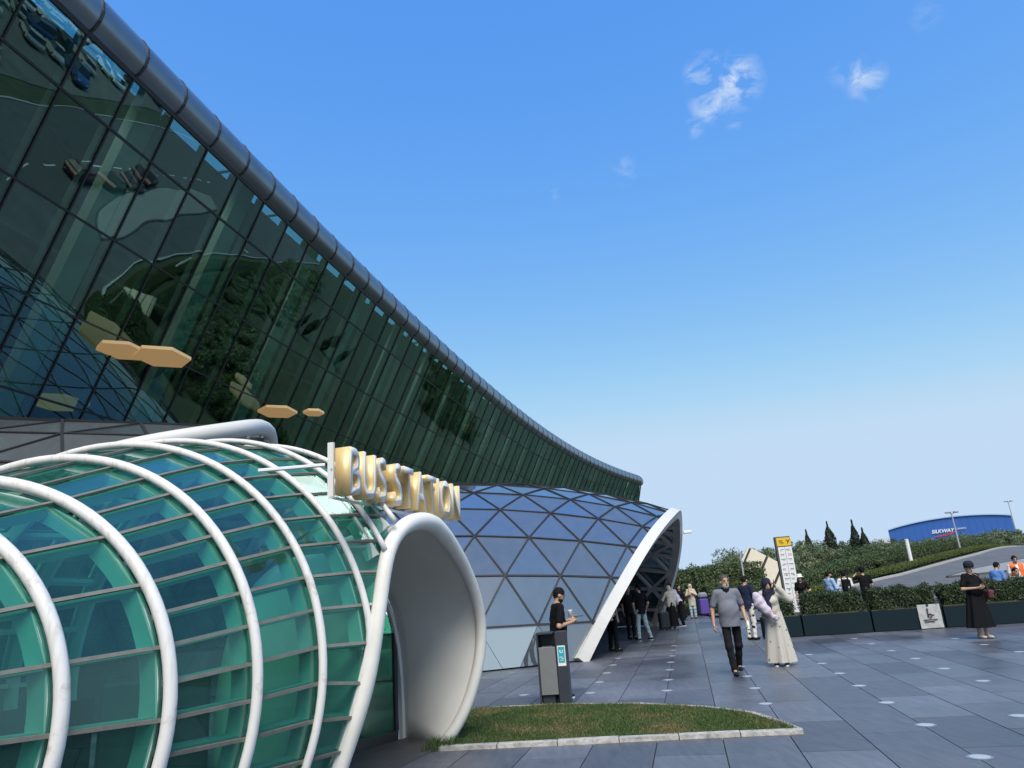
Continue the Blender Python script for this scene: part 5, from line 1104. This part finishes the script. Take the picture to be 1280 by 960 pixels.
# ------------------------------------------------------------------ information totem, tilted panels
m_yel = mat('totem_yellow', (.75, .48, .02), .45); m_tw = mat('totem_white', (.74, .75, .75), .45)
tx, tyy = 0.3525 * 30, 30.0; tm = empty('information_totem', (tx, tyy, float(H(tx, tyy))), rad(-8)); tag(tm, 'tall information totem with a yellow head and white timetable columns', 'totem')
MB().box((0, 0, 1.62), (.62, .2, 3.24), 0, .01).build('body', mat('totem_dark', (.07, .075, .08), .45), tm); yh = MB().box((.035, -.105, 3.03), (.56, .012, .33)).build('yellow_head', m_yel, tm)
for (x_, z_, w_, h_) in [(-.12, 3.07, .14, .035), (-.10, 3.0, .18, .025), (-.08, 2.95, .1, .02)]: MB().box((.035 + x_, -.1125, z_), (w_, .004, h_)).build('print_line', m_ink, yh)
MB().poly([(.16, -.1135, 2.94), (.18, -.1135, 2.94), (.30, -.1135, 3.13), (.28, -.1135, 3.14), (.21, -.1135, 3.06), (.13, -.1135, 3.12), (.12, -.1135, 3.10), (.18, -.1135, 3.02)], [tuple(range(8))]).build('arrow', m_ink, yh)
for cx in (-.10, .175):
    cl = MB().box((cx, -.105, 1.55), (.262, .012, 2.55)).build('timetable_column', m_tw, tm)
    for q in range(13):
        zz = 2.72 - q * .19; r_ = MB().box((cx + random.uniform(-.03, .03), -.1125, zz), (random.uniform(.12, .2), .004, .02)).build('print_line', m_ink, cl); MB().box((cx + random.uniform(-.04, .02), -.1125, zz - .05), (random.uniform(.08, .16), .004, .014)).build('print_line', mat('print_grey', (.22, .23, .24), .7), cl)
        if q in (5, 8): MB().box((cx + .03, -.1125, zz - .06), (.05, .004, .05), 0).build('symbol', m_ink, cl)
tp0 = Vector((0.311 * 44.5, 44.5, 0.0408 * 44.5 + 1.62)); tpn = empty('tilted_panels', (tp0.x, tp0.y, float(H(tp0.x, tp0.y)))); tag(tpn, 'row of tilted cream panels with dark gaps behind the dark hedge', 'sculpture')
va = Vector((.83, -.10, -.55)).normalized(); vb = Vector((-.54, -.05, -.84)).normalized(); vn = va.cross(vb).normalized()
if vn.y > 0: vn = -vn
m_crm = mat('cream_panel', (.66, .60, .48), .55, noise=.06); off = tp0 - Vector(tpn.location)
def tslab(a0, a1, b0, b1, th, dn, nm, m): q = [off + va * a + vb * b_ + vn * dn for a, b_ in ((a0, b0), (a1, b0), (a1, b1), (a0, b1))]; MB().slab(q, vn, th).build(nm, m, tpn)
tslab(-.32, -.2, .05, 1.75, .2, .0, 'edge_strip', m_crm); tslab(-.2, 2.75, .04, 1.7, .12, -.05, 'dark_backing', m_dark)
tslab(-.08, .85, 0, 1.75, .1, .02, 'panel', m_crm); tslab(1.0, 1.82, .0, 1.7, .1, .02, 'panel', m_crm); tslab(1.97, 2.7, .12, 1.6, .1, .02, 'panel', m_crm)
for a in (.3, 2.0): MB().tube([off + va * a + vb * 1.4 - vn * .1, Vector((off.x + va.x * a + vb.x * 1.4, .2, 0))], .07, 8).build('leg', m_bin, tpn)

# ------------------------------------------------------------------ luggage
def suitcase(label, pos, yaw, m, w=.42, d=.26, h=.62):
    r_ = empty('suitcase', (pos[0], pos[1], 0), yaw); tag(r_, label, 'suitcase', 'luggage by the arch'); MB().box((0, 0, .06 + h / 2), (w, d, h), 0, .05).build('shell', m, r_)
    for sx in (-1, 1):
        MB().tube([(sx * w * .28, d * .3, h), (sx * w * .28, d * .3, h + .34)], .009, 6).build('handle_rod', m_bin, r_)
        for sy in (-1, 1): MB().lathe([(.03, .0), (.03, .05)], (sx * w * .36, sy * d * .3, .005), 8).build('wheel', m_gask, r_)
    MB().box((0, d * .3, h + .34), (w * .62, .03, .03), 0, .01).build('grip', m_gask, r_)
    for q in (-.28, -.1, .1, .28): MB().box((q * w, -d / 2 - .003, .06 + h / 2), (.02, .012, h * .86)).build('groove_rib', m, r_)
suitcase('dark grey suitcase beside the cream blouse', (5.22, 29.3), .5, mat('case_dark', (.03, .032, .036), .4)); suitcase('purple suitcase standing behind the beige coat', (9.35, 40.0), .2, mat('case_purple', (.10, .06, .30), .4), .5, .3, .8)
o = MB().box((0, 0, .16), (.5, .3, .32), 0, .1).build('holdall', mat('holdall_grey', (.18, .2, .23), .7), None, loc=(9.35, 40.0, .87)); tag(o, 'grey holdall lying on top of the purple suitcase', 'bag')
o = empty('red_bag', (9.25, 27.6, 0)); tag(o, 'red bag on a trolley below the totem', 'bag'); MB().box((0, 0, .95), (.62, .35, .3), 0, .1).build('bag_body', mat('bag_red', (.5, .02, .03), .6), o); MB().box((0, 0, .45), (.5, .35, .7), 0, .03).build('trolley_case', m_bin, o); MB().sweep([(-.15, 0, 1.08), (0, 0, 1.2), (.15, 0, 1.08)], [(0, 0, 1)] * 3, .03, .01).build('handle', m_gask, o)

# ------------------------------------------------------------------ vegetation
m_ole = leafmat('oleander_leaf', (0.15, 0.19, 0.10), 0.5, 0.2); m_dkl = leafmat('dark_leaf', (0.075, 0.112, 0.042), 0.5, 0.2); m_lgt = leafmat('light_hedge_leaf', (0.105, 0.132, 0.032), 0.4, 0.25); m_cyp = leafmat('cypress_leaf', (0.022, 0.034, 0.018), 0.4, 0.1)
def crown_mesh(seed, n, rx, ry, rz, size, asp, clumps, up):
    rg = np.random.default_rng(seed); C_ = rg.normal(0, 1, (clumps, 3)); C_ /= np.linalg.norm(C_, axis=1)[:, None]; C_ *= rg.uniform(.35, .95, clumps)[:, None]; C_[:, 2] = np.abs(C_[:, 2]) * 1.1 - .12
    k = rg.integers(0, clumps, n); dd = rg.normal(0, 1, (n, 3)); dd /= np.linalg.norm(dd, axis=1)[:, None]; rr = rg.uniform(.14, .30, clumps)[k] * (rg.uniform(0, 1, n) ** .4)
    P = (C_[k] + dd * rr[:, None]) * np.array([rx, ry, rz]) ; P[:, 2] += rz * .12; Nn = dd + C_[k] * .4; return leafcloud(P, Nn / np.linalg.norm(Nn, axis=1)[:, None], size, asp, up, .6)
crowns = {}
for q in range(4): crowns['ole', q] = crown_mesh(10 + q, 7500, 1.0, 1.0, 1.0, .125, .20, 46, .7)
for q in range(3): crowns['dk', q] = crown_mesh(30 + q, 7500, 1.0, 1.0, 1.0, .085, .45, 40, .2)
meshes = {}
def tree(name, label, key, pos, rx, rz, zbase, m, group='trees and shrubs on the bank beyond the road', trunk_h=0.5, cat='tree'):
    z = float(H(pos[0], pos[1])); r_ = empty(name, (pos[0], pos[1], z - .05), random.uniform(0, 6.28)); tag(r_, label, cat, group)
    kk = (key, m.name)
    if kk not in meshes: V, Q = crowns[key]; o = npmesh('crown', V, Q, m, r_); meshes[kk] = o.data
    else: o = link('crown', meshes[kk], r_)
    o.scale = (rx, rx * random.uniform(.85, 1.15), rz); o.location = (0, 0, zbase); o['kind'] = 'stuff'
    for q in range(3):
        a = q * 2.1 + random.random(); MB().tube([(.08 * math.cos(a), .08 * math.sin(a), 0), (.2 * rx * math.cos(a), .2 * rx * math.sin(a), zbase + rz * .3), (.5 * rx * math.cos(a), .5 * rx * math.sin(a), zbase + rz * .75)], [.09, .06, .02], 6).build('trunk', m_wood, r_)
bank = [(9.6, 48.0, 2.1, 3.5, 'dk'), (12.4, 50.5, 2.3, 4.0, 'ole'), (11.3, 55.0, 2.6, 4.4, 'dk'), (15.0, 52.0, 2.4, 3.9, 'ole'), (15.6, 57.5, 2.8, 4.4, 'ole'), (18.2, 52.8, 2.3, 3.3, 'ole'), (19.3, 58.0, 2.9, 4.3, 'ole'), (21.2, 55.2, 2.3, 3.5, 'ole'), (23.4, 59.5, 2.8, 3.9, 'ole'), (24.6, 55.2, 2.0, 2.3, 'dk'), (27.2, 58.6, 2.0, 2.1, 'dk'), (29.6, 62.5, 2.3, 2.4, 'dk'), (31.5, 65.5, 2.5, 2.9, 'ole'), (35.0, 66.5, 2.3, 2.6, 'ole'), (34.2, 71.0, 2.8, 3.6, 'ole'), (38.6, 70.2, 2.4, 2.7, 'ole'), (39.0, 75.5, 2.9, 3.7, 'ole'), (42.5, 74.2, 2.5, 2.7, 'ole'), (44.2, 79.5, 3.0, 3.8, 'ole'), (46.8, 78.5, 2.5, 2.8, 'ole'), (49.4, 84.0, 3.0, 3.8, 'ole'), (51.3, 83.0, 2.6, 2.9, 'ole'), (54.6, 88.5, 3.1, 3.9, 'ole'), (56.6, 87.6, 2.7, 3.0, 'ole'), (60.5, 93.5, 3.2, 4.0, 'ole'), (62.6, 92.8, 2.8, 3.1, 'ole'), (66.5, 99, 3.2, 4.0, 'ole'), (8.4, 52.5, 2.4, 3.6, 'dk'), (5.6, 56.5, 2.6, 3.4, 'dk')]
where = ['dark rounded shrub just right of the white arch', 'grey-green shrub behind the group by the arch', 'tall dark shrub at the left end of the bank', 'grey-green shrub above the cream panels', 'tall grey-green shrub right of the cream panels', 'grey-green shrub behind the totem', 'tallest grey-green shrub behind the totem', 'grey-green shrub right of the totem', 'tall grey-green shrub below the paired cypresses', 'low dark shrub below the first cypress', 'low dark shrub at the dip of the bank', 'dark shrub left of the blue hangar']
SIL = np.array([(840, 702), (860, 692), (885, 682), (920, 679), (960, 673), (990, 669), (1030, 672), (1050, 682), (1065, 692), (1090, 688), (1115, 678), (1140, 672), (1170, 667), (1200, 663), (1240, 659), (1280, 654), (1400, 648)], float)
for k, (x, y, rx, hz, kd) in enumerate(bank):
    d = np.array([x, y, 2.5]) - CAM; w = d @ _fw; px = 640 + FPX * (d @ _R) / w; dd_ = ray(px, np.interp(px, SIL[:, 0], SIL[:, 1])); ztop = CAM[2] + dd_[2] / dd_[1] * y; hz = max(1.6, (ztop - float(H(x, y))) * (1.0 if k % 2 == 0 else .9))
    key = (kd, k % (4 if kd == 'ole' else 3)); lb = where[k] if k < len(where) else ('grey-green oleander shrub in the row below the blue hangar' if kd == 'ole' else 'dark shrub far behind the white arch')
    tree('shrub_tree', lb, key, (x, y), rx, (hz - .25) / 1.25, .25, m_ole if kd == 'ole' else m_dkl)
# a further wood seen in the glass front
for k in range(16):
    a = k / 15; x, y = 40 + 62 * a + random.uniform(-2, 2), 118 + 60 * a + random.uniform(-3, 3); tree('broadleaf_tree', 'broad dark tree in the distant row beyond the road', ('dk', k % 3), (x, y), 3.6, random.uniform(3.4, 4.4), .3, m_dkl, 'distant trees beyond the road')
# cypresses
def cypress(label, pos, hgt, rad_):
    z = float(H(*pos)); r_ = empty('cypress_tree', (pos[0], pos[1], z)); tag(r_, label, 'tree', 'cypresses on the bank'); n = 2600; t = RNG.uniform(0, 1, n) ** .8; a = RNG.uniform(0, 2 * PI, n); prof = np.sin(np.clip(t * 1.06 + .06, 0, 1) * PI) ** .7 * (1 - t * .55) * rad_ * (1 + .18 * np.sin(a * 3 + t * 14))
    rr = prof * RNG.uniform(.7, 1.05, n); P = np.stack([rr * np.cos(a), rr * np.sin(a), .2 + t * (hgt - .25)], -1); Nn = np.stack([np.cos(a), np.sin(a), 0 * a + .2], -1); V, Q = leafcloud(P, Nn, .26, .3, 1.4, .4); tag(npmesh('crown', V, Q, m_cyp, r_), kind='stuff'); MB().tube([(0, 0, 0), (0, 0, hgt * .85)], [.14, .03], 6).build('trunk', m_wood, r_)
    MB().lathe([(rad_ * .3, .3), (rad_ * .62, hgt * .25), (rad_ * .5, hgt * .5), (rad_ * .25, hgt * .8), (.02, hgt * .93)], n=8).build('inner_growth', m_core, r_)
for (px, py, y, rd, lb) in [(1007, 662, 82, .55, 'small dark cypress above the totem'), (1033, 652, 80, .85, 'broad dark cypress right of the totem'), (1064, 650, 78, .62, 'tallest slender cypress left of the hangar'), (1077, 660, 76, .55, 'slender cypress nearest to the hangar')]:
    d = ray(px, py); x = d[0] / d[1] * y; top = CAM[2] + d[2] / d[1] * y; cypress(lb, (x, y), top - float(H(x, y)), rd)
def hedge(name, label, line, w, hgt, m, dens, size, asp, wob=.12):
    P = np.array(line, float); L = np.r_[0, np.cumsum(np.hypot(*np.diff(P, axis=0).T))]; n = int(L[-1] * dens); s_ = RNG.uniform(0, L[-1], n); x = np.interp(s_, L, P[:, 0]); y = np.interp(s_, L, P[:, 1]); i = np.clip(np.searchsorted(L, s_) - 1, 0, len(P) - 2); d = (P[i + 1] - P[i]) / (L[i + 1] - L[i])[:, None]; nn = np.stack([-d[:, 1], d[:, 0]], -1)
    tt_ = RNG.uniform(0, PI, n); cx = np.sign(np.cos(tt_)) * np.abs(np.cos(tt_)) ** .5 * w / 2; cz = np.sin(tt_) ** .5 * hgt; jit = RNG.normal(0, .05, n) + wob * .5 * np.sin(s_ * 2.3) * np.sin(s_ * .9 + 1); cz = cz * (1 + jit * .5); z = H(x, y)
    Pp = np.stack([x + nn[:, 0] * cx, y + nn[:, 1] * cx, z + cz], -1); Nn = np.stack([nn[:, 0] * np.cos(tt_), nn[:, 1] * np.cos(tt_), np.sin(tt_)], -1); V, Q = leafcloud(Pp, Nn, size, asp, .3, .7); c0 = (float(P[0][0]), float(P[0][1]), float(H(*P[0]))); r_ = empty(name, c0); tag(r_, label, 'hedge')
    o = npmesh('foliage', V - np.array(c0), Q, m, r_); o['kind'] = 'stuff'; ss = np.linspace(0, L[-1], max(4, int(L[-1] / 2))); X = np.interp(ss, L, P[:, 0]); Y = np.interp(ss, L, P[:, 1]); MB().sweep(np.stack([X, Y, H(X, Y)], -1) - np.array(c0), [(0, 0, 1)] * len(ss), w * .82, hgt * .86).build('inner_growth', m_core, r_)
hedge('clipped_hedge', 'tall dark clipped hedge behind the group by the arch', [(6.0, 43.5), (9.5, 42.6), (13.6, 42.9)], 1.6, 2.45, m_dkl, 1500, .13, .45)
hedge('low_hedge', 'low dark hedge in front of the tall clipped one', [(9.6, 40.6), (13.0, 41.4)], 1.0, 1.5, m_dkl, 1300, .12, .45)
hedge('road_hedge', 'light green clipped hedge along the far side of the road', [(14.6, 44.3), (17.2, 45.6), (24.6, 50.9), (37, 63), (57, 86), (88, 120)], 1.2, .40, m_lgt, 900, .10, .4)
hedge('upper_hedge', 'darker green hedge above the light green one', [(16.5, 47.8), (23.5, 53.0), (30, 59.3), (40, 69), (60, 91.5)], 1.8, 1.1, m_dkl, 900, .13, .42)

# ------------------------------------------------------------------ hangar far behind
m_hb = mat('hangar_blue', (0.028, 0.115, 0.40), 0.55, noise=0.05, nscale=.05); hA, hB = np.array([129.7, 260.0]), np.array([160.8, 240.0]); he = (hB - hA) / np.linalg.norm(hB - hA); hL = np.linalg.norm(hB - hA); hn_ = np.array([he[1], -he[0]])
if hn_[1] > 0: hn_ = -hn_
hg = empty('hangar', (hA[0], hA[1], 2.5)); tag(hg, 'large blue hangar with an arched roof and white lettering', 'hangar')
tops = []
for t in np.linspace(0, 1, 21): tops.append((t * hL, 15.06 + (15.9 - 15.06) * t + 1.9 * (1 - (2 * t - 1) ** 2) ** .9 - 2.5))
def hw(s_, d_, z): return (he[0] * s_ - hn_[0] * d_, he[1] * s_ - hn_[1] * d_, z)
V = [hw(s_, 0, z) for s_, z in tops] + [hw(hL, 0, -3), hw(0, 0, -3)] + [hw(s_, 45, z) for s_, z in tops] + [hw(hL, 45, -3), hw(0, 45, -3)]; n = 23
MB().poly(V, [tuple(range(n))[::-1], tuple(range(n, 2 * n))] + [(i, (i + 1) % n, n + (i + 1) % n, n + i) for i in range(n) if i >= 20]).build('wall', m_hb, hg)
MB().poly([hw(s_, -.4, z + .12) for s_, z in tops] + [hw(s_, 45, z + .12) for s_, z in tops], [(i, i + 1, 22 + i, 21 + i) for i in range(20)]).build('roof', mat('hangar_roof', (.55, .6, .66), .4, metal=.4), hg)
MB().sweep([hw(s_, -.3, z) for s_, z in tops], [(0, 0, 1)] * 21, .3, .35, -.1).build('roof_edge', mat('hangar_edge', (.35, .5, .75), .5), hg)
for q in range(1, 18): s_ = hL * q / 18; zt_ = np.interp(s_, [t_[0] for t_ in tops], [t_[1] for t_ in tops]) - .2; MB().poly([hw(s_ - .06, -.03, -3), hw(s_ + .06, -.03, -3), hw(s_ + .06, -.03, zt_), hw(s_ - .06, -.03, zt_)], [(0, 1, 2, 3)]).build('cladding_rib', mat('hangar_rib', (0.022, 0.10, 0.36), .5), hg)
MB().box((hw(-2.2, 3, 0)[0], hw(-2.2, 3, 0)[1], 3.5), (4.5, 6, 13), math.atan2(he[1], he[0])).build('annex', mat('annex_white', (.6, .62, .64), .6), hg)
def textmesh(name, body, size, m, parent, s0, z0, shear=0.0, bold=0.0):
    cu = bpy.data.curves.new('t', 'FONT'); cu.body = body; cu.size = size; cu.extrude = .06; cu.shear = shear; cu.offset = bold; o = bpy.data.objects.new('t', cu); col.objects.link(o); me = bpy.data.meshes.new_from_object(o.evaluated_get(bpy.context.evaluated_depsgraph_get())); bpy.data.objects.remove(o); me.materials.append(m) if not me.materials else None
    me.materials.clear(); me.materials.append(m); q = link(name, me, parent); b0 = hw(s0, -.22, z0); q.matrix_local = Matrix(((he[0], 0, hn_[0], b0[0]), (he[1], 0, hn_[1], b0[1]), (0, 1, 0, b0[2]), (0, 0, 0, 1))); return q
m_hw = mat('hangar_white_letters', (.82, .83, .84), .5); textmesh('lettering', 'SILKWAY', 1.6, m_hw, hg, 13.2, 10.0, .3, .04); textmesh('lettering', 'TECHNICS', .85, m_hw, hg, 19.6, 10.5, .1)
MB().poly([hw(13.2, -.2, 8.7), hw(16.5, -.2, 8.75), hw(19.6, -.2, 9.35), hw(21.4, -.2, 10.2), hw(19.4, -.2, 9.75), hw(16.4, -.2, 9.25)], [(0, 1, 2, 3, 4, 5)]).build('red_swoosh', mat('logo_red', (.65, .04, .05), .5), hg)
# lamp masts and small posts
m_pole = mat('galvanised_pole', (.42, .44, .46), .5, metal=.4)
for (px, py, y, lb) in [(1189, 641, 66, 'slim lamp mast in front of the blue hangar'), (1260, 627, 100, 'taller lamp mast right of the blue hangar')]:
    d = ray(px, py); x = d[0] / d[1] * y; top = CAM[2] + d[2] / d[1] * y; z = float(H(x, y)); r_ = empty('lamp_mast', (x, y, z)); tag(r_, lb, 'lamp mast', 'lamp masts beyond the hedges'); h_ = top - z
    MB().tube([(0, 0, 0), (0, 0, h_)], [.09, .05], 8).build('pole', m_pole, r_)
    for s_ in (-1, 1): hd_ = MB().box((s_ * .36, -.1, h_ + .05), (.5, .28, .16), s_ * .5, .04).build('lamp_head', m_pole, r_); MB().tube([(0, 0, h_ - .15), (s_ * .25, -.05, h_ + .03)], .03, 6).build('bracket', m_pole, r_)
for (px, p0, p1, y, rr_, lb, m_) in [(1133, 675, 693, 54.5, .13, 'leaning white marker post in the hedge', m_white), (925, 692, 722, 41.6, .05, 'thin grey pole behind the grey polo', m_pole)]:
    d = ray(px, p0); x = d[0] / d[1] * y; top = CAM[2] + d[2] / d[1] * y; z = float(H(x, y)); r_ = empty('marker_post', (x, y, z)); tag(r_, lb, 'post'); MB().tube([(0, 0, 0), (0, 0, top - z)], rr_, 10).build('post', m_, r_); MB().lathe([(rr_ * 1.15, 0), (rr_ * 1.1, .04), (.01, .07)], (0, 0, top - z), 10).build('cap', m_, r_)

# ------------------------------------------------------------------ cars, seen mirrored in the terminal glass
def make_car(paint):
    r_ = empty('parked_car'); prof = [(-2.15, .35), (-2.2, .62), (-2.05, .86), (-1.35, .93), (.75, .95), (1.55, .86), (2.05, .72), (2.18, .55), (2.12, .32)]; cab = [(-1.75, .92), (-1.25, 1.40), (.05, 1.46), (.95, .95)]
    def ext(pr, w0, w1): V = []; [V.extend([(x, -w, z), (x, w, z)]) for (x, z) in pr for w in [w0 if z < 1.0 else w1]]; n = len(pr); return V, [(2 * i, 2 * i + 2, 2 * i + 3, 2 * i + 1) for i in range(n - 1)] + [(2 * n - 2, 0, 1, 2 * n - 1), tuple(2 * i for i in range(n))[::-1], tuple(2 * i + 1 for i in range(n))]
    MB().poly(*ext(prof, .88, .88)).build('body', paint, r_); MB().poly(*ext(cab, .80, .62)).build('cabin_glass', mat('car_glass', (.02, .025, .03), .1), r_); MB().poly(*ext([(-1.22, 1.40), (-1.1, 1.47), (-.1, 1.50), (.06, 1.46)], .63, .63)).build('roof', paint, r_)
    for sx in (-1.35, 1.38):
        for sy in (-1, 1): o = MB().lathe([(.2, -.09), (.31, -.09), (.32, -.05), (.32, .05), (.31, .09), (.2, .09)], n=14).build('wheel', m_gask, r_); o.location = (sx, sy * .82, .32); o.rotation_euler = (PI / 2, 0, 0)
    for sy in (-1, 1): MB().box((2.1, sy * .62, .66), (.12, .32, .12), 0, .03).build('headlight', m_lens, r_)
    return r_
cols = {'white': (.75, .75, .74), 'silver': (.42, .43, .44), 'black': (.015, .015, .017), 'dark red': (.13, .012, .025), 'blue': (.03, .08, .22)}; protos = {}
def put_car(cn, x, y, yaw, label, group):
    if cn not in protos: o = protos[cn] = make_car(mat('car_' + cn.replace(' ', '_'), cols[cn], .25, spec=.6))
    else: o = copy_tree(protos[cn])
    o.location = (x, y, float(H(x, y)) + .02); o.rotation_euler = (0, 0, yaw); tag(o, label, 'car', group)
lotx, loty = [38, 52, 76, 112, 140], [31, 42, 62, 91, 115]
for x in np.arange(42, 132, 7.6):
    for y in np.arange(8, 112, 2.75):
        if y > np.interp(x, lotx, loty) - 4 or x / y < .80 or y < x * .30 or random.random() < .26: continue
        cn = random.choices(['white', 'silver', 'black', 'blue'], [.62, .16, .12, .10])[0]; put_car(cn, x + random.uniform(-.2, .2), y, random.choice((0, PI)) + random.gauss(0, .02), cn + ' car in the parking lot mirrored in the terminal glass', 'cars in the parking lot')
for (x, y, a) in [(40.5, 50.5, .75), (44.8, 54.2, .75), (50.5, 58.0, .72), (37.5, 46.8, .78)]: put_car('dark red', x, y, a, 'dark red taxi on the road mirrored in the terminal glass', 'taxis waiting on the road')
bpy.context.view_layer.update()
